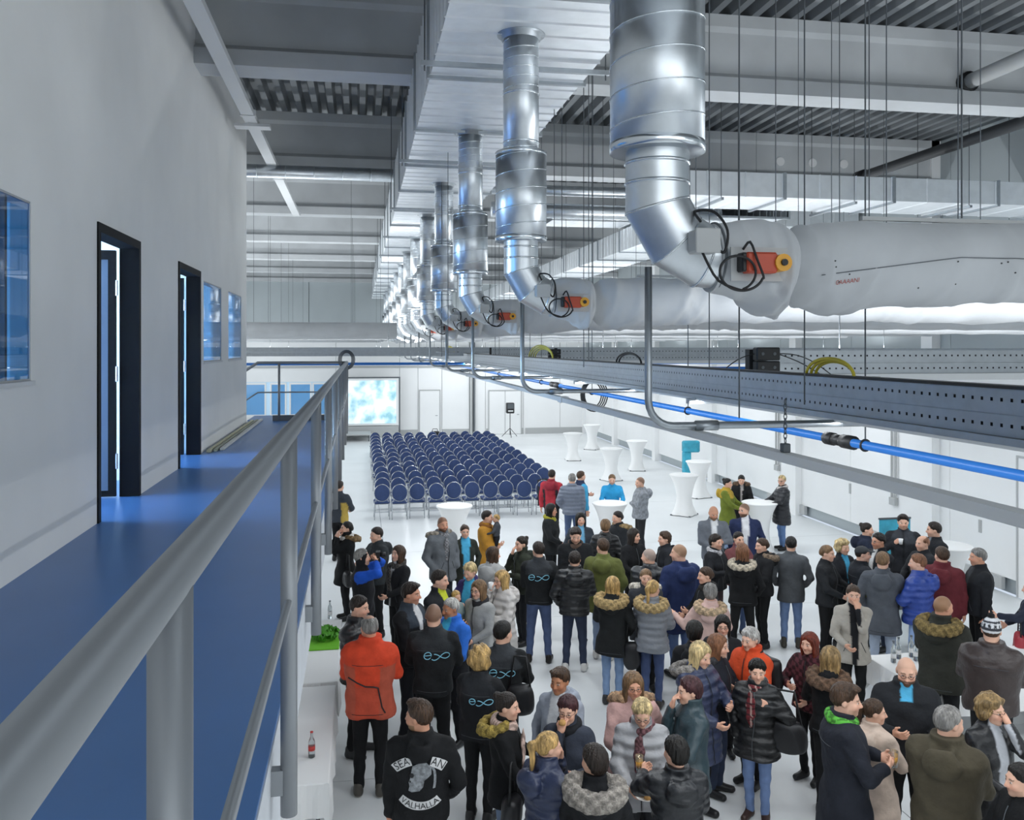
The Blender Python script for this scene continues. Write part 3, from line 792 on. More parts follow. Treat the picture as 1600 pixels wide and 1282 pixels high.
for k, (X, Y, hgt) in enumerate(((2.86, 5.86, .19), (2.47, 4.03, .10), (2.74, 12.2, .16))):
    o = thing('connector_block', ('black double connector block at the end of the first crossing channel', 'black socket block clipped beside the yellow cable loop', 'black connector block at the end of the second crossing channel')[k], 'connector', (X, Y, 4.45))
    z = 4.455 if k != 1 else 4.40
    MB().cbox(X - .09, X + .09, Y - .09, Y - .02, z, z + hgt * .49, .008).build('socket', 'black', o)
    MB().cbox(X - .09, X + .09, Y - .09, Y - .02, z + hgt * .51, z + hgt, .008).build('socket', 'black', o)
    for q in (-.045, .045):
        MB().cyl((X + q, Y - .094, z + hgt * .25), (X + q, Y - .088, z + hgt * .25), .012, 8).build('screw', 'steel', o)
        MB().cyl((X + q, Y - .094, z + hgt * .76), (X + q, Y - .088, z + hgt * .76), .012, 8).build('screw', 'steel', o)
    if k == 0:
        for dx, hh in ((-.28, .1), (.42, .16), (.34, .05)):
            s = 1 if dx > 0 else -1
            pts = [(X + s * .08 + dx * q, Y - .05, 4.60 + hh * .3 * math.sin(q * math.pi) * 1.0 - .15 * q) for q in np.linspace(0, 1, 9)]
            MB().tube(pts, .004, 5).build('lead', 'black', o, smooth=True)
# yellow cable loops
def loop(Y, z0, w_, h_, n, lab, c='yellow', r=.008):
    t = thing('cable_loop', lab, 'cable', (2.295, Y, z0))
    for i in range(n):
        k = 1 - .1 * i
        pts = [(2.275 + .014 * i, Y + w_ * k * math.cos(a), z0 - .004 + h_ * k * math.sin(a)) for a in np.linspace(math.pi, 0, 15)]
        MB().tube(pts, r, 6).build('cable', c, t, smooth=True)
loop(3.95, 4.512, .22, .085, 3, 'yellow cable loop arching over the near part of the long cable channel')
loop(10.9, 4.512, .75, .16, 4, 'thick yellow cable loop on the long cable channel beside the second crossing channel')
loop(22.5, 4.512, 1.3, .16, 3, 'small yellow cable loop far down the long cable channel')
loop(7.2, 4.512, .35, .09, 2, 'black cable loop arching over the long cable channel', 'black')
gb = thing('junction_box', 'grey junction box with black socket on the long cable channel', 'box', (2.38, 4.0, 4.36))
MB().cbox(2.39, 2.47, 3.86, 3.93, 4.385, 4.475, .006).build('box_body', 'grey', gb)
MB().cbox(2.33, 2.388, 3.86, 3.93, 4.385, 4.475, .006).build('socket', 'black', gb)

# ------------------------------------------------------------------ blue pipe with clamps and coupling
bp_ = thing('water_pipe', 'bright blue pipe with black coupling running down the hall', 'pipe', (2.85, 20, 4.08))
BZ = CAM_Z - .565
MB().tube([(2.85, .5, BZ), (2.85, 42, BZ)], .0255, 16).build('pipe', 'bluepipe', bp_, smooth=True)
def yb(u): return 2.85 / math.tan(math.atan((u - 800) / F_PX) + PSI)
for u in (1352, 1075, 925, 846, 780):
    y = yb(u)
    MB().tube([(2.85 + .031 * math.cos(a), y, BZ + .031 * math.sin(a)) for a in np.linspace(0, 6.283, 17)[:-1]], .007, 6, closed=True).build('clamp', 'black', bp_, smooth=True)
    MB().cyl((2.85, y, BZ + .03), (2.85, y, 4.9 if u == 1075 else ROOF), .005, 6).build('hanger_rod', 'steel', bp_)
for a, b, r in ((1292, 1303, .04), (1303, 1318, .034), (1318, 1334, .042), (862, 868, .04), (868, 875, .044)):
    MB().cyl((2.85, yb(a), BZ), (2.85, yb(b), BZ), r, 16).build('coupling', 'black', bp_, smooth=True)
b2 = thing('water_pipe', 'thin blue pipe crossing the hall toward the back', 'pipe', (2, 17.6, 4.3))
MB().tube([(-6.8, 19.0, 4.28), (11.8, 19.0, 4.28)], .03, 10).build('pipe', 'bluepipe', b2, smooth=True)
b3 = thing('water_pipe', 'thin blue pipe crossing the hall behind the first cable channel', 'pipe', (5, 8.3, 4.4))
MB().tube([(2.9, 8.4, 4.42), (11.8, 8.4, 4.42)], .025, 10).build('pipe', 'bluepipe', b3, smooth=True)
# chain hanger standing on the rail
ch = thing('chain_hanger', 'short chain with square connector hanging above the steel rail', 'chain', (1.56, 2.55, 4.26))
Yc = 1.56 / math.tan(math.atan((1227 - 800) / F_PX) + PSI)
MB().cbox(1.545, 1.575, Yc - .015, Yc + .015, 4.257, 4.29, .003).build('connector', 'steel', ch)
for i in range(9):
    z = 4.30 + i * .018
    pts = [(1.56 + (.006 * math.cos(a) if i % 2 else 0), Yc + (0 if i % 2 else .006 * math.cos(a)), z + .012 * math.sin(a)) for a in np.linspace(0, 6.283, 9)[:-1]]
    MB().tube(pts, .002, 4, closed=True).build('link', 'steel', ch)


# coiled cables by the railing end and above the far hall
for k, (X, Y, z, R) in enumerate(((-.225, 15.5, 4.42, .14), (2.85, 10.4, BZ - .03, .17))):
    t = thing('cable_coil', ('grey cable coil hanging above the far end of the railing', 'black cable coil hanging below the blue pipe')[k], 'cable', (X, Y, z - R))
    for i in range(4):
        pts = [(X + R * (1 - .12 * i) * math.cos(a), Y + .02 * i, z + R * (1.2 - .1 * i) * math.sin(a)) for a in np.linspace(0, 6.283, 25)[:-1]]
        MB().tube(pts, .008, 5, closed=True).build('turn', 'dgrey' if k == 0 else 'black', t, smooth=True)

# ------------------------------------------------------------------ further ducts and pipes under the roof
d2 = thing('ventilation_duct', 'second galvanised rectangular duct farther right under the beams', 'duct', (6.8, 29, 6.95))
f0 = None
for k in range(15):
    ya = 14.4 + SL * k
    if f0 is None: f0 = duct_section(d2, 6.2, 7.5, 6.95, 7.45, ya, ya + SL)
    else: share(f0, d2, 'duct_section', (0, SL * k, 0))
    flange(d2, 6.2, 7.5, 6.95, 7.45, ya)
d3 = thing('ventilation_duct', 'wide galvanised cross duct below the second visible beam', 'duct', (8.4, 13, 6.95))
for k in range(4):
    xa = 4.6 + 1.85 * k
    duct_section(d3, 12.5, 13.7, 6.95, 7.32, xa, xa + 1.85, rib=.6, along='x')
    flange(d3, 12.5, 13.7, 6.95, 7.32, xa, along='x')
for X in (5.4, 7.6, 9.6, 11.4):
    for y in (12.45, 13.75): MB().cyl((X, y, 6.88), (X, y, ROOF), .006, 6).build('threaded_rod', 'steel', d3)
    MB().box(X - .02, X + .02, 12.4, 13.8, 6.87, 6.91).build('strut', 'galvd', d3)
d4 = thing('ventilation_duct', 'dark cross duct behind the wide one', 'duct', (8, 19.8, 7.5))
for k in range(4):
    xa = 4.3 + 1.9 * k
    duct_section(d4, 19.3, 20.3, 7.52, 7.9, xa, xa + 1.9, rib=.6, along='x')
rd = thing('spiral_duct', 'round galvanised spiral duct crossing under the second visible beam', 'duct', (0, 16.0, 7.7))
MB().tube([(-6.5, 16.05, 7.78), (.625, 16.05, 7.78)], .12, 20).build('pipe', 'galv', rd, smooth=True)
for i in range(14):
    X = -6.3 + .5 * i
    MB().tube([(X, 16.05 + .122 * math.cos(a), 7.78 + .122 * math.sin(a)) for a in np.linspace(0, 6.283, 17)[:-1]], .005, 4, closed=True).build('seam', 'seam', rd)
rd2 = thing('spiral_duct', 'round galvanised spiral duct crossing between the supply pipes', 'duct', (3, 14.6, 6.7))
MB().tube([(2.2, 14.6, 6.98), (6.3, 14.6, 6.98)], .13, 20).build('pipe', 'galv', rd2, smooth=True)
MB().tube([(2.2, 14.6, 7.33), (6.3, 14.6, 7.33)], .09, 20).build('pipe', 'galv', rd2, smooth=True)
bkp = thing('drain_pipe', 'black insulated pipe running along under the roof at the right', 'pipe', (9.6, 14, 7.95))
h_ = 3.25; Xb = h_ / .339 * .985
MB().tube([(Xb, 6, CAM_Z + h_), (Xb, 15.2, CAM_Z + h_)], .09, 14).build('pipe', 'dark', bkp, smooth=True)
MB().cyl((Xb, 15.1, CAM_Z + h_), (Xb, 15.35, CAM_Z + h_), .12, 14).build('end_collar', 'black', bkp, smooth=True)
gp = thing('drain_pipe', 'light grey pipe with black end collar entering the near beam', 'pipe', (8, 10, 8.2))
h_ = 3.62; Xg = h_ / .435 * .985
MB().tube([(Xg, 5.35, CAM_Z + h_), (Xg, 10.71, CAM_Z + h_)], .10, 14).build('pipe', 'grey', gp, smooth=True)
MB().cyl((Xg, 10.6, CAM_Z + h_), (Xg, 10.71, CAM_Z + h_), .14, 16).build('collar', 'black', gp, smooth=True)
# linear luminaire hanging over the gallery
ll = thing('ceiling_trunking', 'long pale light trunking hanging diagonally over the gallery', 'trunking', (-1.53, 12, 7.86))
for k in range(4):
    a = 3.2 + 4.7 * k
    MB().box(-1.62, -1.45, a, a + 4.66, 7.87, 7.945).build('trunking_length', 'lamp', ll)
    MB().box(-1.64, -1.43, a + 4.64, a + 4.70, 7.86, 7.95).build('joint_cover', 'lamp', ll)
yk = 13.0
MB().box(-1.78, -1.28, yk, yk + .22, 7.83, 7.87).build('cross_plate', 'lamp', ll)
# left-hand fabric ducts and trays far down the hall
for k, y in enumerate((21.6, 25.0, 29.0, 34.0, 40.0)):
    t = thing('textile_duct', 'grey fabric air duct left of the main duct far down the hall, %s one' % ORD[k], 'duct', (-3, y, 5.0), group='fabric ducts left of the main duct')
    MB().tube([(-6.8, y, 5.04), (.9, y, 5.04)], .2, 16).build('fabric_tube', 'textile', t, smooth=True)
    for X in (-5, -2.5, -.2): MB().cyl((X, y, 5.2), (X, y, ROOF), .0042, 6).build('hanger_rod', 'steel', t)
for k, y in enumerate((18.6, 25.5, 32.0)):
    t = thing('cable_tray', 'pale cable channel left of the main duct, %s from the gallery' % ORD[k], 'cable tray', (-3, y, 4.5), group='cable channels left of the main duct')
    MB().box(-6.8, 2.2, y, y + .05, 4.45, 4.53).build('channel', 'galvd', t)
    MB().box(-6.8, 2.2, y, y + .05, 4.545, 4.625).build('channel', 'galvd', t)
    for X in (-5, -2.5, .6): MB().cyl((X, y + .02, 4.6), (X, y + .02, ROOF), .0042, 6).build('hanger_rod', 'steel', t)
# loose threaded rods hanging in front of the near beams
for k, (u, dd, zb) in enumerate(sorted(((1155, 4.4, 4.30), (1257, 4.6, 4.36), (1358, 6.2, 5.25), (1385, 6.4, 5.3), (1212, 7.0, 5.5), (1497, 6.6, 5.2), (866, 9.0, 5.6), (878, 9.4, 5.6), (912, 8.5, 4.45), (700, 11, 4.5), (690, 13, 4.5)))):
    a = math.atan((u - 800) / F_PX) + PSI
    X, Y = dd * math.sin(a), dd * math.cos(a)
    tag(MB().cyl((X, Y, zb), (X, Y, ROOF), .0042, 6).build('threaded_rod', 'steel'), 'thin threaded rod hanging free from the roof, %s from the left of the loose rods' % ORD[k], 'rod', 'loose threaded rods')
# ================================================================== CHAIRS
def make_chair():
    c = thing('banquet_chair', 'x', 'chair', (0, 0, 0))
    def P(mb, name, m_, sm=False, par=None):
        o = mb.build(name, m_, None, org=(0, 0, 0), smooth=sm); o.parent = par or c; o.location = (0, 0, 0); return o
    # sits facing +y (towards the screen); backrest at y = -.22
    def pad(rx, rz, t, cz, lean=0.0, n=18):
        m = MB(); vs = []; fs = []
        for (k, yy) in ((.90, -t), (1.0, -t * .5), (1.0, t * .5), (.90, t)):
            for j in range(n):
                a = 2 * math.pi * j / n; z = rz * k * math.sin(a)
                vs.append((rx * k * math.cos(a), -.23 + yy - z * lean, cz + z))
        for i in range(3):
            for j in range(n): fs.append((i*n+j, i*n+(j+1)%n, (i+1)*n+(j+1)%n, (i+1)*n+j))
        fs += [tuple(range(n))[::-1], tuple(3*n+j for j in range(n))]
        return m.add(vs, fs)
    P(pad(.20, .225, .025, .72, .12), 'backrest', 'cushion', True)
    ring = [(.208 * math.cos(a), -.23 - .225 * math.sin(a) * .12, .72 + .233 * math.sin(a)) for a in np.linspace(0, 2*math.pi, 21)[:-1]]
    P(MB().tube(ring, .011, 6, closed=True), 'back_frame', 'chrome', True)
    P(MB().cbox(-.215, .215, -.22, .23, .42, .49, .025), 'seat', 'cushion')
    P(MB().box(-.20, .20, -.21, .21, .40, .42), 'seat_frame', 'chrome')
    for sx in (-1, 1):
        P(MB().tube([(sx * .19, -.20, .50), (sx * .195, -.205, .42), (sx * .20, -.25, 0)], .0115, 6), 'leg', 'chrome', True)
        P(MB().tube([(sx * .19, .19, .42), (sx * .20, .22, 0)], .0115, 6), 'leg', 'chrome', True)
        P(MB().tube([(sx * .15, -.21, .59), (sx * .17, -.20, .42)], .010, 6), 'back_support', 'chrome', True)
    P(MB().cyl((-.195, -.23, .2), (.195, -.23, .2), .008, 6), 'stretcher', 'chrome', True)
    P(MB().cyl((-.195, .205, .2), (.195, .205, .2), .008, 6), 'stretcher', 'chrome', True)
    return c
ch0 = make_chair(); first = True
CY = [23.9 + 1.185 * r for r in range(13)]
for r in range(13):
    for q in range(10 if r < 2 else 11):
        o = ch0 if first else copy_tree(ch0); first = False
        o.location = (.60 + .488 * q + random.uniform(-.03, .03) + (.02 * r if r < 3 else .05), CY[r] + random.uniform(-.08, .08) - (.12 if (r == 0 and q == 1) else 0), 0)
        o.rotation_euler = (0, 0, random.uniform(-.06, .06))
        o['label'] = 'blue round-backed banquet chair, %s from the railing side, %s row from the crowd' % (ORD[q], ORD[r])
        o['group'] = 'banquet chairs set out in rows'

# ================================================================== HIGH TABLES
def make_high():
    t = thing('high_table', 'x', 'table', (0, 0, 0))
    def P(mb, name, m_, sm=False):
        o = mb.build(name, m_, None, org=(0, 0, 0), smooth=sm); o.parent = t; o.location = (0, 0, 0); return o
    P(MB().lathe([(.36, 1.075), (.40, 1.08), (.405, 1.095), (.40, 1.11), (.38, 1.115)], n=32), 'table_top', 'cloth', True)
    m = MB(); vs = []; fs = []; n = 40
    zs = [.02, .06, .14, .24, .36, .5, .64, .78, .9, 1.0, 1.08]
    for z in zs:
        base = np.interp(z, [.0, .06, .2, .36, .5, .7, .9, 1.09], [.33, .31, .25, .215, .21, .235, .30, .39])
        star = np.interp(z, [0, .1, .35, .5, .8, 1.09], [.30, .22, .06, .0, .0, 0])
        for j in range(n):
            a = 2 * math.pi * j / n
            k = 1 + star * (abs(math.cos(2 * a)) ** 1.5 - .45)
            vs.append((base * k * math.cos(a), base * k * math.sin(a), z))
    for i in range(len(zs) - 1):
        for j in range(n): fs.append((i*n+j, i*n+(j+1)%n, (i+1)*n+(j+1)%n, (i+1)*n+j))
    P(m.add(vs, fs), 'stretch_cover', 'cloth', True)
    for a in (0, 1, 2, 3):
        X, Y = .40 * math.cos(a * math.pi / 2), .40 * math.sin(a * math.pi / 2)
        P(MB().lathe([(.035, 0), (.035, .02), (.02, .03)], c=(X * .95, Y * .95, 0), n=10), 'foot', 'dgrey')
    return t
ht0 = make_high()
HT = [((710, 790), 'white-covered high table in front of the blue chairs'), ((953, 786), 'white-covered high table where the person in blue leans'),
      ((895, 677), 'white-covered high table nearest the far wall'), ((925, 664), 'white-covered high table standing at the end wall corner'),
      ((955, 701), 'white-covered high table behind the person in the blue shirt'), ((995, 689), 'white-covered high table standing alone behind the grey hoodie man'),
      ((1069, 742), 'white-covered high table standing in front of the turquoise sign'), ((1092, 721), 'white-covered high table beside the turquoise sign'),
      ((1187, 785), 'white-covered high table with three people leaning on it'), ((1482, 852), 'white-covered high table behind the man with the grey beard')]
HT[-1] = ((1482, 852), 'white-covered high table beside the maroon jacket')
for k, ((u, v), lab) in enumerate(HT):
    o = ht0 if k == 0 else copy_tree(ht0)
    X, Y = px(u, v, 1.11); o.location = (X, min(Y, Y1 - .9), 0); o['label'] = lab; o['group'] = 'white-covered high tables'
    o.rotation_euler = (0, 0, .3 + k)

# ================================================================== BUFFET TABLES
def buffet(x0, x1, y0, y1, lab, drop=.30):
    t = thing('buffet_table', lab, 'table', ((x0 + x1) / 2, (y0 + y1) / 2, 0))
    MB().box(x0 + .03, x1 - .03, y0 + .03, y1 - .03, .715, .74).build('table_top', 'grey', t)
    m = MB(); n = 60; pts = []
    per = []
    for i in range(16): per.append((x0 + (x1 - x0) * i / 16, y0, 0, -1))
    for i in range(24): per.append((x1, y0 + (y1 - y0) * i / 24, 1, 0))
    for i in range(16): per.append((x1 - (x1 - x0) * i / 16, y1, 0, 1))
    for i in range(24): per.append((x0, y1 - (y1 - y0) * i / 24, -1, 0))
    N = len(per); vs = []
    for (z, o_) in ((.745, -.012), (.738, 0), (.60, .012), (.745 - drop, .02)):
        for i, p in enumerate(per):
            w_ = (.014 * math.sin(i * 1.9) + .01 * math.sin(i * .8)) * (1 if z < .7 else 0)
            corner = 1 if (i in (0, 16, 40, 56)) else 0
            vs.append((p[0] + p[2] * (o_ + w_) + 0, p[1] + p[3] * (o_ + w_), z - (.12 * corner if z < .5 else 0)))
    fs = [(i + k*N, k*N + (i+1) % N, (k+1)*N + (i+1) % N, (k+1)*N + i) for k in range(3) for i in range(N)]
    fs = [f[::-1] for f in fs] + [tuple(range(N))]
    m.add(vs, fs).build('tablecloth', 'cloth', t)
    for X in (x0 + .1, x1 - .1):
        for Y in (y0 + .1, y1 - .1): MB().cyl((X, Y, 0), (X, Y, .715), .018, 8).build('leg', 'dgrey', t)
    return t
TL = buffet(-1.05, -.27, 7.95, 10.25, 'white-clothed buffet table under the gallery with the cola bottle')
buffet(-1.05, -.25, 10.35, 12.7, 'white-clothed buffet table under the gallery with the lettuce', .3)
A_ = px(1358, 1024, .745); TRX0, TRY0, TRY1 = A_[0] - .05, A_[1] - 1.15, A_[1] + .0
buffet(TRX0, TRX0 + 2.3, TRY0, TRY1, 'white-clothed buffet table with water bottles beside the bearded man', .32)
buffet(TRX0 + 2.34, TRX0 + 4.6, TRY0 + .1, TRY1 + .1, 'white-clothed buffet table at the right edge behind the bobble hat', .32)

def bottle(X, Y, z, h, lab, kind='water', r=.032):
    t = thing('bottle', lab, 'bottle', (X, Y, z))
    pr = [(r * .8, 0), (r, .006), (r, h * .55), (r * .85, h * .66), (r * .42, h * .8), (r * .38, h * .93), (r * .42, h * .94), (r * .42, h * .97)]
    MB().lathe(pr, (X, Y, z), 14).build('glass_body', 'bottle', t, smooth=True)
    if kind == 'cola':
        MB().lathe([(r * .75, .006), (r * .93, .01), (r * .93, h * .12), (r * .9, h * .13)], (X, Y, z), 14).build('drink_rest', 'cola', t, smooth=True)
        MB().lathe([(r * 1.02, h * .28), (r * 1.02, h * .46)], (X, Y, z), 14).build('label_band', 'redlabel', t, smooth=True)
    else:
        MB().lathe([(r * 1.02, h * .22), (r * 1.02, h * .42)], (X, Y, z), 14).build('label_band', 'cup', t, smooth=True)
    MB().lathe([(r * .46, h * .955), (r * .46, h), (r * .3, h * 1.005)], (X, Y, z), 12).build('cap', 'redlabel' if kind == 'cola' else 'steel', t, smooth=True)
X, Y = px(487, 1184, .745); bottle(X, Y, .746, .245, 'cola bottle with red label, nearly empty, on the buffet table', 'cola')
X, Y = px(506, 968, .745); bottle(-.42, Y, .746, .26, 'clear bottle behind the lettuce on the buffet table')
for k, (u, v) in enumerate(((1396, 1036), (1404, 1030), (1424, 1027), (1431, 1033), (1444, 1029))):
    X, Y = px(u, v, .745); bottle(X, min(Y, TRY1 - .06), .746, .27, 'clear water bottle on the buffet table, %s from the corner' % ORD[k])
# lettuce on a green mat
X, Y = -.45, 11.75
tag(MB().cbox(X - .2, X + .19, Y - .32, Y + .3, .746, .762, .006).build('green_mat', 'mat_green'), 'bright green mat on the buffet table', 'mat')
lt = thing('lettuce', 'dark green leafy lettuce lying on the green mat', 'lettuce', (X, Y + .1, .762))
rr = random.Random(3)
for i in range(26):
    a = rr.uniform(0, 6.28); R = rr.uniform(.04, .16); L = rr.uniform(.08, .14)
    vs = []; fs = []
    for p_ in range(4):
        for q_ in range(4):
            u_, v_ = p_ / 3 - .5, q_ / 3
            x_ = R * math.cos(a) + L * u_ * math.cos(a + 1.57) + L * .6 * v_ * math.cos(a); y_ = R * math.sin(a) + L * u_ * math.sin(a + 1.57) + L * .6 * v_ * math.sin(a)
            vs.append((X + x_ * .9, Y + .1 + y_, .768 + .10 * math.sin(v_ * 2.4) + .025 * math.sin(u_ * 9 + i) + .04 * (1 - R / .16)))
    for p_ in range(3):
        for q_ in range(3): fs.append((p_*4+q_, p_*4+q_+1, p_*4+q_+5, p_*4+q_+4))
    MB().add(vs, fs).build('leaf', 'lettuce', lt, smooth=True)

# ================================================================== SCREEN, LOUDSPEAKER, BANNERS
sc = thing('projection_screen', 'large white projection screen with pale blue picture at the far wall', 'screen', (.5, Y1 - .5, 0))
MB().box(-1.25, 1.98, Y1 - .52, Y1 - .48, .62, 3.02).build('screen_frame', 'white', sc)
MB().box(-1.15, 1.85, Y1 - .535, Y1 - .521, .72, 2.92).build('picture', 'screen', sc)
MB().box(-1.25, 1.98, Y1 - .5, Y1 - .46, 3.03, 3.10).build('top_batten', 'dgrey', sc)
MB().box(1.985, 2.06, Y1 - .52, Y1 - .46, 0, 3.1).build('side_post', 'dgrey', sc)
MB().box(-1.3, -1.25, Y1 - .52, Y1 - .46, 0, 3.1).build('side_post', 'dgrey', sc)
MB().box(-1.2, 1.95, Y1 - .6, Y1 - .44, .0, .58).build('skirt', 'grey', sc)
stg = thing('stage_platform', 'low grey stage platform below the projection screen', 'stage', (-.2, Y1 - 1.6, 0))
MB().box(-2.2, .55, Y1 - 2.4, Y1 - .7, .30, .36).build('deck', 'grey', stg)
for X in (-2.1, -.9, .45):
    for Y in (Y1 - 2.3, Y1 - .8): MB().cyl((X, Y, 0), (X, Y, .3), .03, 8).build('leg', 'dgrey', stg)
X, Y = px(797, 683, 0); Y = min(Y, Y1 - 1.0)
sp = thing('loudspeaker', 'black loudspeaker on a tripod stand by the far wall', 'speaker', (X, Y, 0))
MB().cbox(X - .2, X + .2, Y - .17, Y + .17, 1.22, 1.76, .03).build('cabinet', 'black', sp)
MB().box(X - .16, X + .16, Y - .178, Y - .171, 1.46, 1.72).build('grille', 'dgrey', sp)
MB().box(X - .13, X + .13, Y - .18, Y - .171, 1.31, 1.38).build('badge', 'cup', sp)
MB().cyl((X, Y, .1), (X, Y, 1.22), .02, 10).build('pole', 'black', sp)
for k in range(3):
    a = k * 2.09 + .5
    MB().cyl((X, Y, .45), (X + .45 * math.cos(a), Y + .45 * math.sin(a), 0.01), .015, 8).build('leg', 'black', sp)
# turquoise roll-up banner by the right wall
X, Y = px(1398, 809, 1.62)
bn = thing('roll_up_banner', 'turquoise roll-up banner behind the man holding a cup', 'banner', (X, Y, 0))
MB().box(X - .30, X + .30, Y - .008, Y + .008, .08, 1.60).build('banner_sheet', 'turq', bn)
MB().cbox(X - .33, X + .33, Y - .08, Y + .08, 0, .09, .01).build('base', 'steel', bn)
MB().box(X - .31, X + .31, Y - .015, Y + .015, 1.59, 1.62).build('top_bar', 'steel', bn)
# turquoise lettering sign beside the far high tables
X, Y = px(1076, 741, .55)
sg = thing('standing_sign', 'turquoise standing sign shaped like a letter P beside the high tables', 'sign', (X, Y, 0))
MB().cbox(X - .19, X + .05, Y - .11, Y + .11, 0, 1.26, .02).build('upright', 'turq', sg)
MB().cbox(X - .2, X + .35, Y - .12, Y + .12, 1.25, 1.62, .04).build('head_panel', 'turq', sg)
# dark coat over the end chair, black bag under the row
X, Y = .60 + .488 * 9 + .1, CY[0] - .28
cg = thing('draped_coat', 'dark coat hung over the back of the end chair beside the red jacket', 'coat', (X, Y, 0))
m = MB(); vs = []; fs = []
for i in range(9):
    for j in range(9):
        u_ = i / 8 - .5; v_ = j / 8
        vs.append((X + u_ * .5 * (1 - .25 * v_ * 0), Y - .02 - .05 * math.sin(u_ * 11 + v_ * 2) * v_ - .03 * v_, .99 - v_ * .72 - .05 * abs(u_)))
for i in range(9):
    for j in range(9):
        u_ = i / 8 - .5; v_ = j / 8; vs.append((X + u_ * .44, Y + .05 - .02 * math.sin(u_ * 7), .985 - v_ * .3 - .05 * abs(u_)))
for b in (0, 81):
    for i in range(8):
        for j in range(8): fs.append((b+i*9+j, b+i*9+j+1, b+i*9+j+10, b+i*9+j+9))
for i in range(8): fs.append((i*9, (i+1)*9, 81+(i+1)*9, 81+i*9))
m.add(vs, fs).build('coat_body', mat('dark_coat', '#2a2c33', .8), cg, smooth=True)
X, Y = px(722, 680, .9)
bg = thing('shoulder_bag', 'black bag standing on a chair in the last row', 'bag', (3.2, CY[12], .49))
MB().cbox(3.05, 3.45, CY[12] - .1, CY[12] + .15, .49, .95, .04).build('bag_body', 'black', bg)
MB().tube([(3.12, CY[12], .94), (3.16, CY[12], 1.05), (3.34, CY[12], 1.05), (3.38, CY[12], .94)], .012, 6).build('handle', 'black', bg, smooth=True)
# ================================================================== PEOPLE: modelling tools
def snet(fn, lo, hi, h):
    """surface nets over a grid; fn takes broadcastable x, y, z"""
    lo = np.array(lo, float); hi = np.array(hi, float)
    n = np.ceil((hi - lo) / h).astype(int) + 1
    ax = [lo[i] + h * np.arange(n[i]) for i in range(3)]
    g = fn(ax[0][:, None, None], ax[1][None, :, None], ax[2][None, None, :])
    g = np.broadcast_to(g, tuple(n)).copy()
    g[0] = g[-1] = 1; g[:, 0] = g[:, -1] = 1; g[:, :, 0] = g[:, :, -1] = 1
    s = g < 0
    c = np.zeros(tuple(n - 1), np.int8)
    for i in (0, 1):
        for j in (0, 1):
            for k in (0, 1): c += s[i:n[0]-1+i, j:n[1]-1+j, k:n[2]-1+k]
    I = np.argwhere((c > 0) & (c < 8))
    if len(I) == 0: return np.zeros((0, 3)), np.zeros((0, 4), int)
    idx = -np.ones(tuple(n - 1), int); idx[I[:, 0], I[:, 1], I[:, 2]] = np.arange(len(I))
    cor = [(i, j, k) for i in (0, 1) for j in (0, 1) for k in (0, 1)]
    val = [g[I[:, 0]+a, I[:, 1]+b, I[:, 2]+d] for a, b, d in cor]
    acc = np.zeros((len(I), 3)); cnt = np.zeros(len(I))
    for p in range(8):
        for q in range(p + 1, 8):
            dd = np.array(cor[q]) - np.array(cor[p])
            if np.abs(dd).sum() != 1: continue
            m = (val[p] < 0) != (val[q] < 0)
            t = np.where(m, val[p] / np.where(m, val[p] - val[q], 1), 0)
            acc += np.where(m[:, None], np.array(cor[p])[None] + dd[None] * t[:, None], 0); cnt += m
    V = lo + h * (I + acc / cnt[:, None])
    F = []
    for a in range(3):
        b, d = (a + 1) % 3, (a + 2) % 3
        sl0 = [slice(None)] * 3; sl1 = [slice(None)] * 3
        sl0[a] = slice(0, n[a] - 1); sl1[a] = slice(1, n[a])
        e = s[tuple(sl0)] != s[tuple(sl1)]
        E = np.argwhere(e)
        E = E[(E[:, b] > 0) & (E[:, b] < n[b] - 1) & (E[:, d] > 0) & (E[:, d] < n[d] - 1)]
        ub = np.zeros(3, int); ub[b] = 1; ud = np.zeros(3, int); ud[d] = 1
        q = [E - ub - ud, E - ud, E, E - ub]
        q = np.stack([idx[x[:, 0], x[:, 1], x[:, 2]] for x in q], 1)
        inside = s[E[:, 0], E[:, 1], E[:, 2]]
        q = np.where(inside[:, None], q, q[:, ::-1])
        F.append(q)
    return V, np.concatenate(F)

def cap(x, y, z, a, b, ra, rb):
    a = np.asarray(a, float); b = np.asarray(b, float); ba = b - a; L = float(ba @ ba) + 1e-12
    h = np.clip(((x - a[0]) * ba[0] + (y - a[1]) * ba[1] + (z - a[2]) * ba[2]) / L, 0, 1)
    d = np.sqrt((x - a[0] - ba[0]*h)**2 + (y - a[1] - ba[1]*h)**2 + (z - a[2] - ba[2]*h)**2)
    return d - (ra + (rb - ra) * h)
def ell(x, y, z, c, r):
    qx, qy, qz = (x - c[0]) / r[0], (y - c[1]) / r[1], (z - c[2]) / r[2]
    k0 = np.sqrt(qx*qx + qy*qy + qz*qz); k1 = np.sqrt((qx/r[0])**2 + (qy/r[1])**2 + (qz/r[2])**2) + 1e-9
    return k0 * (k0 - 1) / k1
def smin(a, b, k):
    h = np.clip(.5 + .5 * (b - a) / k, 0, 1)
    return b + (a - b) * h - k * h * (1 - h)
def smax(a, b, k): return -smin(-a, -b, k)

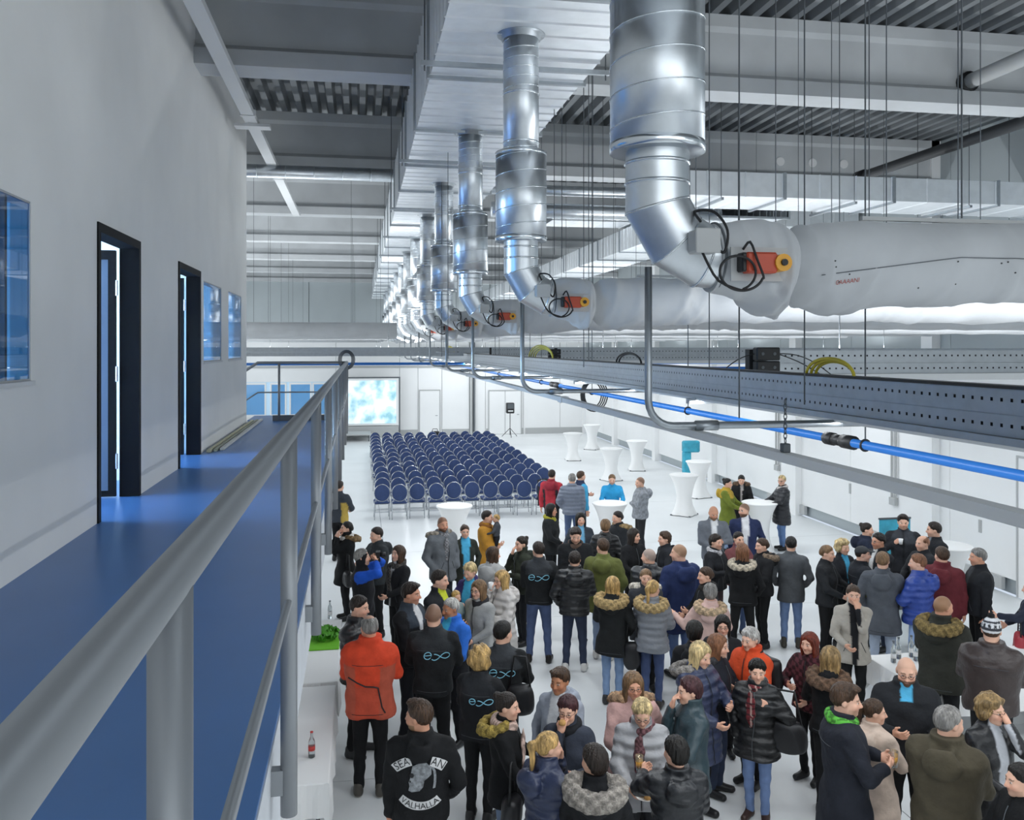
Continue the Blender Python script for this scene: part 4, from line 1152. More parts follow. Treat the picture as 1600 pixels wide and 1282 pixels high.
def raw_mesh(name, V, F, colors, m_, parent):
    me = bpy.data.meshes.new(name)
    nV, nF = len(V), len(F)
    me.vertices.add(nV); me.vertices.foreach_set('co', np.ascontiguousarray(V, np.float32).ravel())
    me.loops.add(nF * 4); me.loops.foreach_set('vertex_index', np.ascontiguousarray(F, np.int32).ravel())
    me.polygons.add(nF); me.polygons.foreach_set('loop_start', np.arange(0, nF * 4, 4, dtype=np.int32))
    me.polygons.foreach_set('use_smooth', np.ones(nF, bool))
    me.materials.append(M[m_] if isinstance(m_, str) else m_)
    me.update(calc_edges=True)
    at = me.color_attributes.new('Col', 'FLOAT_COLOR', 'POINT')
    c4 = np.ones((nV, 4), np.float32); c4[:, :3] = colors
    at.data.foreach_set('color', c4.ravel())
    o = bpy.data.objects.new(name, me); COL.objects.link(o); o.parent = parent
    return o

def flip(V): W = V.copy(); W[:, 0] *= -1; W[:, 1] *= -1; return W      # author frame faces +y, the object faces -y

SKIN = {'fair': '#e3b49b', 'mid': '#d39c80', 'tan': '#b9805f'}
HAIRC = {'black': '#17130f', 'dark': '#2b211b', 'brown': '#4c3727', 'light': '#86684a', 'blond': '#c9a468', 'pale': '#d9c08c', 'grey': '#8b8884', 'white': '#c9c6c1', 'red': '#7c3420', 'copper': '#8d6044', 'purple': '#4c2c30', 'mix': '#a08357'}
# hand targets in the 1.75 m author frame (x outwards, y forward, z)
POSE = {'down': (.255, .03, .83), 'pocket': (.215, .115, .95), 'hold': (.10, .30, 1.17), 'low': (.12, .31, 1.05), 'eat': (.035, .165, 1.49), 'drink': (.05, .17, 1.50),
        'camera': (.085, .20, 1.60), 'cross': (-.10, .20, 1.18), 'table': (.16, .36, 1.09), 'out': (.40, .34, 1.14), 'strap': (.15, .13, 1.30), 'belly': (.03, .235, 1.08),
        'reach': (.20, .46, 1.24), 'hip': (.23, .06, .98), 'face': (.06, .14, 1.56), 'side': (.52, .12, 1.28), 'back': (.10, -.20, 1.0), 'baby': (-.04, .26, 1.12), 'carry': (.27, .10, .86)}

def two_bone(S, T, l1, l2, pole):
    S = np.array(S, float); T = np.array(T, float); d = T - S; L = np.linalg.norm(d)
    mx = (l1 + l2) * .995
    if L > mx: T = S + d / L * mx; d = T - S; L = mx
    if L < .12: L = .12
    u = d / np.linalg.norm(d)
    a = (l1*l1 - l2*l2 + L*L) / (2*L); h = math.sqrt(max(l1*l1 - a*a, 1e-6))
    p = np.array(pole, float); p = p - u * (p @ u); p /= np.linalg.norm(p) + 1e-9
    return S + u * a + p * h, T

TOR_M = dict(z=[.30, .45, .60, .80, .92, 1.05, 1.20, 1.32, 1.40, 1.45, 1.50],
             x=[.205, .20, .195, .185, .178, .166, .182, .20, .192, .125, .062], y=[.155, .152, .15, .142, .135, .122, .13, .132, .112, .082, .06])
TOR_F = dict(z=[.30, .45, .60, .80, .92, 1.05, 1.20, 1.32, 1.40, 1.45, 1.50],
             x=[.21, .205, .20, .19, .18, .147, .158, .17, .162, .108, .056], y=[.155, .152, .15, .145, .138, .112, .122, .122, .104, .078, .056])

def rotm(yaw, pitch, roll=0.0):
    cy, sy = math.cos(yaw), math.sin(yaw); cp, sp_ = math.cos(pitch), math.sin(pitch); cr, sr = math.cos(roll), math.sin(roll)
    Rz = np.array([[cy, -sy, 0], [sy, cy, 0], [0, 0, 1]]); Rx = np.array([[1, 0, 0], [0, cp, -sp_], [0, sp_, cp]]); Ry = np.array([[cr, 0, sr], [0, 1, 0], [-sr, 0, cr]])
    return Rz @ Rx @ Ry

def head_sdf(fem):
    jaw = .92 if fem else 1.0
    def f(x, y, z):
        d = ell(x, y, z, (0, -.012, .02), (.077, .098, .095))
        d = smin(d, ell(x, y, z, (0, .022, -.04), (.060 * jaw, .072, .076)), .03)
        d = smin(d, cap(x, y, z, (-.032 * jaw, .022, -.072), (.032 * jaw, .022, -.072), .036 * jaw, .036 * jaw), .03)
        d = smin(d, ell(x, y, z, (0, .068, -.094), (.024, .022, .02)), .025)
        d = smin(d, cap(x, y, z, (-.036, .074, .022), (.036, .074, .022), .014, .014), .015)
        ax = np.abs(x)
        d = smin(d, ell(ax, y, z, (.04, .056, -.03), (.028, .03, .028)), .02)
        d = smax(d, -ell(ax, y, z, (.031, .104, .003), (.019, .020, .012)), .008)
        d = smin(d, ell(ax, y, z, (.031, .080, .003), (.0125, .0125, .0115)), .003)
        d = smin(d, cap(x, y, z, (0, .092, .010), (0, .111, -.030), .007, .0125), .010)
        d = smin(d, ell(ax, y, z, (.012, .098, -.034), (.010, .012, .009)), .006)
        d = smin(d, cap(x, y, z, (-.016, .086, -.062), (.016, .086, -.062), .0085, .0085), .006)
        d = smin(d, ell(ax, y, z, (.078, -.012, -.006), (.011, .022, .032)), .006)
        d = smin(d, cap(x, y, z, (0, -.028, -.07), (0, -.045, -.21), .053 if not fem else .046, .058 if not fem else .05), .03)
        return d
    return f

def head_colors(V, p):
    sk = np.array(lin(SKIN[p.get('skin', 'fair')])); hc = np.array(lin(HAIRC[p['hair'][1]]))
    C = np.tile(sk, (len(V), 1)); x, y, z = V.T; ax = np.abs(x)
    def mixin(w, c):
        w = np.clip(w, 0, 1)[:, None]; C[:] = C * (1 - w) + np.array(c) * w
    mixin(.45 * np.exp(-((ax - .042)**2 + (z + .035)**2) / .0007) * (y > .04), sk * np.array([1.05, .72, .68]))
    mixin(.35 * np.exp(-((ax)**2 + (z + .03)**2) / .0003) * (y > .09), sk * np.array([1.05, .75, .7]))
    if p.get('beard'):
        bc = np.array(lin(HAIRC[p['beard']])); b = ((z < -.045) & (y > .005) & (z > -.135) & (y > -.02 - .0*z)).astype(float)
        b *= 1 - .9 * (((ax < .018) & (np.abs(z + .062) < .007)))
        mixin(.9 * b, bc)
    elif not p.get('f') and p.get('stub', .25): mixin(.22 * ((z < -.045) & (y > .02) & (z > -.12)), hc * .7)
    mixin(.8 * np.exp(-((x / .021)**2 + ((z + .062) / .008)**2) ** 2) * (y > .07), lin('#b0605a') if p.get('f') else lin('#b5776a'))
    mixin(.95 * ((((ax - .031) / .0135)**2 + ((z - .003) / .0075)**2) < 1) * (y > .06), lin('#efe8e2'))
    mixin(1.0 * ((((ax - .031) / .0075)**2 + ((z - .003) / .0078)**2) < 1) * (y > .06), lin('#2a1c16'))
    mixin(.85 * ((((ax - .032) / .020)**2 + ((z - .024 + .1 * np.abs(ax - .032)) / .0055)**2) < 1) * (y > .05), hc * .8 if p['hair'][1] not in ('white', 'grey') else hc * .6)
    st = p['hair'][0]
    if st in ('buzz', 'bald', 'balding'):
        hz = np.interp(y, [-.1, -.05, 0, .04, .07, .1], [-.06, -.05, .0, .03, .06, .08])
        k = {'buzz': .75, 'bald': .18, 'balding': .3}[st]
        mixin(k * np.clip((z - hz) / .012, 0, 1), hc)
    return C

def hair_mesh(p, h):
    st, colr = p['hair'][0], p['hair'][1]
    fem = p.get('f'); seed = p['seed']
    hz_y = [-.12, -.06, -.01, .03, .06, .085, .11]
    hz_s = [-.080, -.065, -.008, .018, .052, .076, .095]
    def shell(x, y, z, t, tz=None, lowcut=None):
        c_ = np.interp(y, hz_y, hz_s) if lowcut is None else lowcut
        k = np.clip((z - c_ + .004) / .05, .12, 1.0)
        tt = t + ((tz if tz is not None else t) - t) * np.clip(z / .1, 0, 1)
        return ell(x, y, z, (0, -.013, .02), (.077, .098, .095)) - tt * k
    def strands(x, y, z, amp, fr):
        a = np.arctan2(x, y + .02)
        return amp * (np.sin(fr * a + 30 * z + seed) + .6 * np.sin(1.7 * fr * a - 45 * z + 2 * seed))
    lo, hi = [-.12, -.145, -.12], [.12, .12, .145]
    def cut(y, x=0): return np.interp(y, hz_y, hz_s) + .004 * np.sin(70 * x + seed) + .35 * np.clip(np.abs(x) - .03, 0, .03) * (y > .04) * -1
    face = lambda x, y, z, w=.062, t=.10: ell(x, y, z, (0, .115, -.035), (w, .085, t))
    if st in ('short', 'buzzcut'):
        def f(x, y, z): return smax(shell(x, y, z, .012, .018) + strands(x, y, z, .0022, 16), cut(y, x) - z, .01)
    elif st in ('swept',):
        def f(x, y, z):
            d = shell(x, y, z, .014, .022); d = smin(d, ell(x, y, z, (.015, .05, .105), (.06, .05, .022)), .02)
            return smax(d + strands(x, y, z, .003, 14), cut(y, x) - .005 - z, .01)
    elif st == 'balding':
        def f(x, y, z): return smax(smax(shell(x, y, z, .009) + strands(x, y, z, .002, 16), cut(y, x) - z, .01), -ell(x, y, z, (0, .03, .10), (.062, .10, .07)), .012)
    elif st in ('pixie', 'shortf'):
        def f(x, y, z):
            d = shell(x, y, z, .020, .024); d = smin(d, ell(x, y, z, (0, -.06, -.03), (.078, .055, .06)), .02)
            return smax(smax(d + strands(x, y, z, .004, 15), (cut(y, x) - .012) - z, .012), -face(x, y, z, .058, .085), .012)
    elif st == 'curly':
        lo, hi = [-.15, -.165, -.14], [.15, .13, .165]
        def f(x, y, z):
            d = smin(shell(x, y, z, .040, .036), ell(x, y, z, (0, -.03, -.03), (.118, .10, .085)), .03)
            n_ = .009 * np.sin(52 * x + seed) * np.sin(47 * y + 1.3) + .009 * np.sin(55 * z + 3) * np.sin(49 * x + 39 * y)
            return smax(smax(d + n_, np.interp(y, hz_y, [-.12, -.11, -.09, -.03, .03, .06, .08]) - z, .01), -face(x, y, z, .055, .085), .012)
    elif st in ('bob', 'long'):
        zb = -.17 if st == 'bob' else -.31
        lo, hi = [-.13, -.15, zb - .03], [.13, .12, .145]
        def f(x, y, z):
            d = shell(x, y, z, .018, .022, np.interp(y, [-.1, .02, .06, .085, .11], [-.2, -.2, .0, .06, .09]))
            w = np.interp(z, [zb, -.1, .05], [.082 if st == 'long' else .095, .095, .09])
            cur = np.sqrt((x / w)**2 + ((y + .04) / .062)**2 + 0 * z); cur = (cur - 1) * .06
            cur = smax(cur, zb + .02 * np.sin(40 * x + seed) - z, .015); cur = smax(cur, z - .04, .02)
            sd = ell(np.abs(x), y, z, (.075, .015, -.06), (.022, .05, .09 if st == 'bob' else .13))
            d = smin(smin(d, cur, .03), sd, .02)
            keep = np.interp(y, [-.12, -.02, .02, .06, .085, .11], [-.5, -.5, -.5, -.02, .055, .08])
            d = smax(d + strands(x, y, z, .004, 13), keep - z, .015)
            return smax(d, -face(x, y, z, .056, .11), .012)
    elif st in ('ponytail', 'bun', 'updo'):
        lo, hi = [-.12, -.20, -.27], [.12, .12, .16]
        def f(x, y, z):
            d = smax(shell(x, y, z, .011, .014) + strands(x, y, z, .0015, 18), cut(y, x) - .008 - z, .01)
            if st == 'ponytail':
                t = smin(cap(x, y, z, (0, -.10, .055), (0, -.150, .02), .022, .034), cap(x, y, z, (0, -.150, .02), (.01, -.135, -.20), .034, .014), .02)
                d = smin(d, t + strands(x, y, z, .003, 10), .012)
            elif st == 'bun': d = smin(d, ell(x, y, z, (0, -.105, .075), (.042, .038, .040)) + .003 * np.sin(60 * x + 50 * z), .01)
            else: d = smin(d, ell(x, y, z, (0, -.095, .0), (.05, .04, .05)) + .003 * np.sin(60 * x + 50 * z), .015)
            return d
    elif st in ('beanie', 'cap'):
        def f(x, y, z): return smax(shell(x, y, z, .008), cut(y, x) - z, .01)
    else:
        return None, None, None
    V, F = snet(f, lo, hi, h)
    hc = np.array(lin(HAIRC[colr])); C = np.tile(hc, (len(V), 1))
    v = .9 + .16 * np.sin(55 * np.arctan2(V[:, 0], V[:, 1] + .02) + 20 * V[:, 2]) + .22 * (np.sin(37 * V[:, 0] + 21 * V[:, 2] + seed) * np.sin(29 * V[:, 1] + 9 * V[:, 2]))
    if colr in ('mix', 'blond', 'pale', 'grey'): v *= 1 + .25 * np.sin(95 * V[:, 0] + 12 * V[:, 2])
    C *= v[:, None]
    return V, F, np.clip(C, 0, 1)

def hand_sdf(W, d, n, curl, side):
    """W wrist, d direction of the forearm, n palm normal"""
    d = d / np.linalg.norm(d); n = n - d * (n @ d); n /= np.linalg.norm(n) + 1e-9; l = np.cross(d, n) * side
    prims = [(W - d * .05, W + d * .02, .026, .027)]
    pal = [(W + d * .02 + l * o, W + d * .075 + l * o * 1.15, .0165, .0155) for o in (-.022, -.007, .008, .022)]
    fing = []
    for o, L in ((-.030, .060), (-.010, .078), (.010, .082), (.029, .072)):
        b = W + d * .082 + l * o; c1 = curl; r = .0092
        a1 = c1 * .9; p1 = b + (d * math.cos(a1) + n * math.sin(a1)) * L * .48
        a2 = c1 * 2.0; p2 = p1 + (d * math.cos(a2) + n * math.sin(a2)) * L * .30
        a3 = c1 * 2.7; p3 = p2 + (d * math.cos(a3) + n * math.sin(a3)) * L * .22
        fing += [(b, p1, r + .001, r), (p1, p2, r, r - .0008), (p2, p3, r - .0008, r - .0016)]
    tb = W + d * .028 + l * .028; t1 = tb + (d * .55 + l * .75 + n * .35) * .036; t2 = t1 + (d * .8 + l * .15 + n * (.35 + .3 * curl)) * .030
    th = [(tb, t1, .0135, .011), (t1, t2, .011, .009)]
    def f(x, y, z):
        D = None
        for a, b, ra, rb in prims + pal:
            c = cap(x, y, z, a, b, ra, rb); D = c if D is None else smin(D, c, .012)
        for a, b, ra, rb in th: D = smin(D, cap(x, y, z, a, b, ra, rb), .006)
        E = None
        for i in range(0, len(fing), 3):
            e = None
            for a, b, ra, rb in fing[i:i+3]:
                c = cap(x, y, z, a, b, ra, rb); e = c if e is None else np.minimum(e, c)
            E = e if E is None else np.minimum(E, e)
        return smin(D, E, .004)
    pts = np.array([q for s_ in prims[:0] + pal + fing + th for q in (s_[0], s_[1])] + [W - d * .04])
    return f, pts.min(0) - .03, pts.max(0) + .03

PEOPLE = {}
M['seam_lt'] = mat('seam_grey', '#3c3f44', .7); M['seam_dk'] = mat('seam_dark', '#1f2023', .8)
def person(key, u, v, ht, face, label, top, legs='#1c1f26', shoes='#1a1a1c', hair=('short', 'dark'), **p):
    """u, v = pixel of the crown of the head, ht = standing height, face = heading seen from the camera
       (0 towards it, 90 to image right, 180 away). top = dict(kind, col, ...)"""
    p = dict(p); p['hair'] = hair; fem = p.get('f', False)
    seed = p['seed'] = (sum(ord(c) for c in key) * 37 + int(u)) % 1000
    rg = np.random.default_rng(seed)
    X, Y = px(u, v, ht); X += p.get('dx', 0); Y += p.get('dy', 0)
    dd = dep(X, Y)
    lod = float(np.clip(dd / 10.0, 1.0, 1.75))
    s = p.get('size', ht) / 1.75; zoff = ht - p.get('size', ht)
    lod *= max(1, min(1.6, 1 / s)) if s < .7 else 1
    fa = math.radians(face); L = math.hypot(X, Y); c = (-X / L, -Y / L); r = (-c[1], c[0])
    fx, fy = math.cos(fa) * c[0] + math.sin(fa) * r[0], math.cos(fa) * c[1] + math.sin(fa) * r[1]
    rz = math.atan2(fx, -fy)
    E = thing('person', label, 'person', (X, Y, zoff), rz)
    fit = p.get('fit', 1.0)                      # girth
    T = TOR_F if fem else TOR_M
    tz = np.array(T['z']); tx = np.array(T['x']) * fit; ty = np.array(T['y']) * fit
    lean = math.radians(p.get('lean', 0))
    belly = p.get('belly', 0.0)
    # skeleton (author frame)
    shx = (.165 if fem else .188) * (.5 + .5 * fit); SH = 1.40
    l1, l2 = .29, .255
    arms = {}
    for sd, nm in ((1, p.get('r', 'down')), (-1, p.get('l', 'down'))):
        t = POSE[nm] if isinstance(nm, str) else nm
        S = np.array((sd * shx, -.01, SH)); Tg = np.array((sd * t[0], t[1] + (.03 if t[1] > .1 else 0) * (fit - 1) * 4, t[2]))
        jit = rg.uniform(-.015, .015, 3) if nm not in ('eat', 'drink', 'face', 'camera', 'cross') else 0
        pole = (sd * .85, -.40, -.60) if nm not in ('camera',) else (sd * .8, -.1, -.6)
        if nm in ('eat', 'drink', 'face'): pole = (sd * .40, -.15, -.9)
        if nm == 'pocket' or nm == 'hip': pole = (sd * .7, -.8, -.1)
        if nm == 'cross': pole = (sd * .8, -.1, -.6)
        if nm in ('side',): pole = (sd * .2, -.4, -.9)
        arms[sd] = (S,) + two_bone(S, Tg + jit, l1, l2, pole) + (nm,)
    Rl = rotm(0, -lean)
    piv = np.array((0, 0, .92))
    def bend(V):
        if lean == 0: return V
        w = np.clip((V[:, 2] - .80) / .25, 0, 1)[:, None]
        return V * (1 - w) + ((V - piv) @ Rl.T + piv) * w
    st = p.get('stance', rg.uniform(-.02, .02)); wd = p.get('wide', .085 if fem else .105)
    feet = {1: np.array((wd, st, 0)), -1: np.array((-wd, -st, 0))}
    kb = {1: rg.uniform(0, .025), -1: rg.uniform(0, .025)}
    hipx = .085
    out = lambda V: flip(bend(V)) * s

    # ---- top garment
    K = top; col = np.array(lin(K['col'])); kind = K['kind']
    thick = {'puffer': .035, 'coat': .03, 'parka': .034, 'jacket': .024, 'hoodie': .02, 'sweater': .015, 'blazer': .02, 'shirt': .009}[kind] * K.get('loose', 1)
    hem = K.get('hem', {'puffer': .84, 'coat': .52, 'parka': .74, 'jacket': .86, 'hoodie': .86, 'sweater': .84, 'blazer': .80, 'shirt': .88}[kind])
    pitch = K.get('pitch', .085)
    collar = K.get('collar', {'puffer': 1.515, 'coat': 1.50, 'parka': 1.50, 'jacket': 1.505, 'hoodie': 1.47, 'sweater': 1.465, 'blazer': 1.465, 'shirt': 1.465}[kind])
    sl = K.get('sleeve', 1.0)                    # 1 long, .0 none, .5 short
    ar = {'puffer': .016, 'coat': .014, 'parka': .017, 'jacket': .011, 'hoodie': .010, 'sweater': .007, 'blazer': .009, 'shirt': .005}[kind]
    wa = .008 if kind != 'puffer' else .003
    def jac(x, y, z):
        flare = np.where(z < .92, (.92 - z) * .10, 0) * (1 if kind in ('coat', 'parka') else .3)
        ax_ = np.interp(z, tz, tx) + thick + flare; ay_ = np.interp(z, tz, ty) + thick + flare
        ay_ = ay_ + belly * np.exp(-((z - 1.03) / .13)**2)
        oy = .012 - .02 * np.clip((z - 1.2) / .2, 0, 1)
        q = (np.abs(x / ax_)**2.4 + np.abs((y - oy) / ay_)**2.4) ** (1 / 2.4)
        d = (q - 1) * np.minimum(ax_, ay_) * .92
        if fem: d = smin(d, ell(np.abs(x), y, z, (.075, .075 + thick * .6, 1.235), (.07, .062, .07)), .05)
        d = smin(d, cap(x, y, z, (-shx * .85, -.012, SH + .0), (shx * .85, -.012, SH + .0), .052 + thick, .052 + thick), .05)
        d = smin(d, ell(x, y, z, (0, -.025, 1.44), (.085 + thick * .4, .075 + thick * .4, .05)), .03)
        if collar > 1.48:
            rr = np.sqrt((x / 1.0)**2 + ((y + .022) / .95)**2); tor = np.sqrt((rr - (.068 + thick * .35))**2 + (np.maximum(np.abs(z - (collar - .035)) - .022, 0))**2) - (.010 + thick * .2)
            d = smin(d, tor, .015)
        if kind == 'puffer': d = d - .013 * np.abs(np.sin(math.pi * (z + .1 * np.abs(x)) / pitch)) * (z < 1.42) * (z > hem)
        d = smax(d, hem + .006 * np.sin(18 * x + seed) - z, .012)
        if K.get('hood'):
            hk_ = K.get('hood_r', 1.0); hd = ell(x, y, z, (0, -.158 - thick * .8 + .05 * (1 - hk_), 1.395 + .09 * (1 - hk_)), (.135 * hk_, .072 * hk_, .115 * hk_)); hd = smin(hd, cap(np.abs(x), y, z, (.05, -.12, 1.47), (.12, -.03, 1.465), .040, .030), .04)
            hd = smax(hd, -ell(x, y, z, (0, -.125 - thick * .5, 1.53), (.078, .05, .075)), .02) + .006 * np.sin(34 * x + seed) * np.sin(30 * z)
            d = smin(d, hd, .012)
        d = d + wa * np.sin(17 * z + 6 * x + seed) * np.sin(13 * x - 9 * y + 5 * z) + .003 * np.sin(31 * z - 14 * x + seed)
        for sd in (1, -1):
            S, El, W, nm = arms[sd]
            if sl <= 0: continue
            r0, r1, r2 = (.057 if fem else .064) + ar + thick * .25, (.045 if fem else .05) + ar, (.032 if fem else .036) + ar
            a1 = cap(x, y, z, S, El, r0, r1)
            if sl >= .9:
                E2 = W - (W - El) / np.linalg.norm(W - El) * .03
                a1 = smin(a1, cap(x, y, z, El, E2, r1, r2), .018)
                if kind == 'puffer':
                    u_ = (W - S) / np.linalg.norm(W - S); tt = (x - S[0]) * u_[0] + (y - S[1]) * u_[1] + (z - S[2]) * u_[2]
                    a1 = a1 - .010 * np.abs(np.sin(math.pi * tt / (pitch * .9)))
                else: a1 = a1 + .007 * np.sin(50 * z + 34 * y + seed) * np.sin(26 * x + 17 * z + 9 * y)
            else:
                a1 = cap(x, y, z, S, S + (El - S) * .75, r0, r1 + .01)
            d = smin(d, a1, .013)
        return d
    pts = np.array([q for sd in (1, -1) for q in arms[sd][:3]])
    lo = np.minimum(pts.min(0) - .10, (-.30 * fit - .0, -.32, hem - .04)); hi = np.maximum(pts.max(0) + .10, (.30 * fit, .24 + belly, 1.56))
    V, F = snet(jac, lo, hi, .0195 * lod)
    C = np.tile(col, (len(V), 1)); x, y, z = V.T
    armw = np.minimum.reduce([np.minimum(cap(x, y, z, arms[sd][0], arms[sd][1], .06, .05), cap(x, y, z, arms[sd][1], arms[sd][2], .05, .04)) for sd in (1, -1)])
    isarm = (armw < .03) & (np.abs(x) > .12)
    if 'sleeve_col' in K: C[isarm] = lin(K['sleeve_col'])
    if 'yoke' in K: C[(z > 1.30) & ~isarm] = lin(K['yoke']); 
    if 'lower' in K: C[(z < 1.12) & ~isarm] = lin(K['lower'])
    if 'side_col' in K: C[(np.abs(x) > .12) & ~isarm & (z < 1.3)] = lin(K['side_col'])
    fr = (y > .03) & ((armw > .02) | ((np.abs(x) < .07) & (z > 1.3)))
    if 'shirt' in K:                              # open front showing a shirt
        wv = K.get('open', .055); lowz = K.get('open_to', hem)
        wz = np.interp(z, [lowz, 1.2, 1.45], [wv * K.get('vee', .12 if lowz > 1.1 else .55), wv * (.6 if lowz > 1.15 else .85), wv * 1.1])
        C[fr & (np.abs(x) < wz) & (z > lowz)] = lin(K['shirt'])
    elif kind in ('jacket', 'puffer', 'parka', 'coat'): C[fr & (np.abs(x) < .011)] *= .45
    if K.get('pat') == 'check':
        k = (np.floor((x + y * .6 + 3) / .045) + np.floor(z / .045)) % 2; C = np.where(k[:, None] > 0, C, C * .25)
    if K.get('pat') == 'camo':
        k = np.sin(21 * x + seed) * np.sin(19 * z + 2) + np.sin(27 * y + 13 * z); C = np.where(k[:, None] > .1, C, C * .45)
    if K.get('pat') == 'speck':
        C = C * (1 + .18 * np.sign(np.sin(140 * x + 3) * np.sin(130 * z) * np.sin(120 * y)))[:, None]
    if kind == 'puffer':
        C = C * (.8 + .25 * np.abs(np.sin(math.pi * (z + .1 * np.abs(x)) / pitch)))[:, None] if False else C
    jm = 'puffer' if kind == 'puffer' else ('shell' if K.get('shiny') else 'fabric')
    jo = raw_mesh({'puffer': 'puffer_jacket', 'shirt': 'shirt'}.get(kind, kind), out(V), F, np.clip(C, 0, 1), jm, E)
    JV = V

    # ---- trousers
    pel = np.array(lin(legs)); pel = (pel * .72 + pel.mean() * .28) * (1.15 if pel.mean() > .03 else 1); lr = p.get('leg', 1.0) * (.93 if fem else 1.0) * (.6 + .4 * fit)
    kn, an = {}, {}
    for sd in (1, -1):
        fpos = feet[sd]; kn[sd] = np.array((sd * (hipx + .012) * .5 + fpos[0] * .5 , fpos[1] * .5 + .012 + kb[sd], .50)); an[sd] = np.array((fpos[0], fpos[1] - .02, .085))
    def leg(x, y, z):
        d = (np.sqrt((x / (.16 * fit + .005))**2 + ((y - .005) / (.125 * fit))**2) - 1) * .11; d = smax(smax(d, .84 - z, .05), z - 1.06, .02)
        for sd in (1, -1):
            H = np.array((sd * hipx, 0, .90))
            a = smin(cap(x, y, z, H, kn[sd], .098 * lr, .066 * lr), cap(x, y, z, kn[sd], an[sd], .064 * lr, p.get('cuff', .05) * lr), .02)
            a = a + .004 * np.sin(40 * z + 20 * x + seed) * np.clip((.45 - np.abs(z - .3)) * 3, 0, 1)
            d = smin(d, a, .022 if sd == 1 else .022)
        return smax(d, .045 - z, .006)
    hx = max(abs(feet[1][0]), .12) + .13
    V, F = snet(leg, (-hx, -.2, .02), (hx, .22, 1.10), .0205 * lod)
    C = np.tile(pel, (len(V), 1))
    if max(pel) > .06 and pel[2] > pel[0] * 1.15:          # denim wear on the thighs
        wv = np.exp(-((V[:, 2] - .68) / .16)**2) * np.clip(V[:, 1] / .06, -.6, 1); C = C * (1 + .28 * wv)[:, None]
    raw_mesh('trousers', out(V), F, np.clip(C, 0, 1), 'fabric', E)

    # ---- shoes
    sc_ = np.array(lin(shoes)); boot = p.get('boot', 0)
    for sd in (1, -1):
        a = an[sd]; out_a = sd * .18
        dirv = np.array((math.sin(out_a), math.cos(out_a), 0)); heel = np.array((a[0], a[1] - .035, .038)); toe = heel + dirv * .195 * (.92 if fem else 1)
        def sh(x, y, z):
            d = smin(cap(x, y, z, heel, toe, .043, .040), cap(x, y, z, heel + dirv * .03 + np.array((0, 0, .03)), heel + dirv * .12, .044, .034), .02)
            d = smin(d, cap(x, y, z, heel + dirv * .02, heel + dirv * .015 + np.array((0, 0, .06 + boot)), .044, .046), .02)
            return smax(d, .002 - z, .004)
        lo_ = np.minimum(heel, toe) - .06; hi_ = np.maximum(heel, toe) + .06; lo_[2] = -.02; hi_[2] = .16 + boot
        V, F = snet(sh, lo_, hi_, .016 * lod)
        C = np.tile(sc_, (len(V), 1)); C[V[:, 2] < .018] = lin(p.get('sole', '#cfcfcf') if sum(sc_) > .3 or p.get('sole') else '#0c0c0c')
        raw_mesh('shoe', flip(V) * s, F, C, 'leather', E)

    # ---- body (head, torso, limbs and hands as one mesh)
    if 'look' in p: p['turn'] = max(-75, min(75, (face - p['look'] + 180) % 360 - 180))
    yaw = math.radians(p.get('turn', 0)); pit = math.radians(p.get('nod', -4)); R = rotm(-yaw, pit)
    HC = np.array((0, .012, 1.635)); HP = np.array((0, -.015, -.13))
    def place(V): return (V - HP) @ R.T + HP + HC
    parts = []
    V, F = snet(head_sdf(fem), (-.105, -.135, -.235), (.105, .14, .13), .0098 * lod if lod < 1.2 else .0115 * lod * .85)
    hcol = head_colors(V, p); hs = p.get('head', 1.0)
    parts.append((place(V * hs), F, hcol))
    skc = np.array(lin(SKIN[p.get('skin', 'fair')]))
    def core(x, y, z):
        ax_ = np.interp(z, tz, tx) - .03; ay_ = np.interp(z, tz, ty) - .03
        d = (np.sqrt((x / ax_)**2 + (y / ay_)**2) - 1) * np.minimum(ax_, ay_)
        d = smax(smax(d, z - 1.46, .03), .86 - z, .03)
        d = smin(d, cap(x, y, z, (0, -.03, 1.38), (0, -.02, 1.50), .05, .045), .03)
        for sd in (1, -1):
            S, El, W, nm = arms[sd]
            d = smin(d, cap(x, y, z, S * np.array((.9, 1, 1)), El, .046, .040), .03); d = smin(d, cap(x, y, z, El, W, .038, .026), .02)
            d = smin(d, cap(x, y, z, (sd * hipx, 0, .90), kn[sd], .07, .045), .03); d = smin(d, cap(x, y, z, kn[sd], an[sd], .045, .03), .02)
        return d
    lo = np.minimum(pts.min(0) - .07, (-.22, -.16, .03)); hi = np.maximum(pts.max(0) + .07, (.22, .16, 1.54))
    V, F = snet(core, lo, hi, .030 * max(1, lod * .9)); parts.append((V, F, np.tile(skc, (len(V), 1))))
    hands = {}
    for sd in (1, -1):
        S, El, W, nm = arms[sd]
        d = W - El; d = d / np.linalg.norm(d)
        if nm in ('hold', 'low', 'belly', 'reach', 'baby'): n_ = np.array((-sd * .8, .0, .35)); curl = .62
        elif nm in ('eat', 'drink', 'face', 'camera'): n_ = np.array((-sd * .3, -.8, 0)); curl = .55
        elif nm in ('table', 'out', 'side'): n_ = np.array((-sd * .2, 0, -1.0)); curl = .25
        elif nm in ('strap', 'carry'): n_ = np.array((-sd * .6, -.6, 0)); curl = .75
        else: n_ = np.array((-sd * 1.0, .15, 0)); curl = .32
        hands[sd] = W + d * .075
        if nm in ('pocket', 'cross'): continue
        f, lo_, hi_ = hand_sdf(W - d * .005, d, n_, p.get('curl', curl), sd)
        V, F = snet(f, lo_, hi_, .0078 * (lod if lod < 1.2 else lod * .95)); Cc = np.tile(skc, (len(V), 1)) * np.array([1.0, .93, .9])
        parts.append((V, F, Cc))
    off = 0; VV, FF, CC = [], [], []
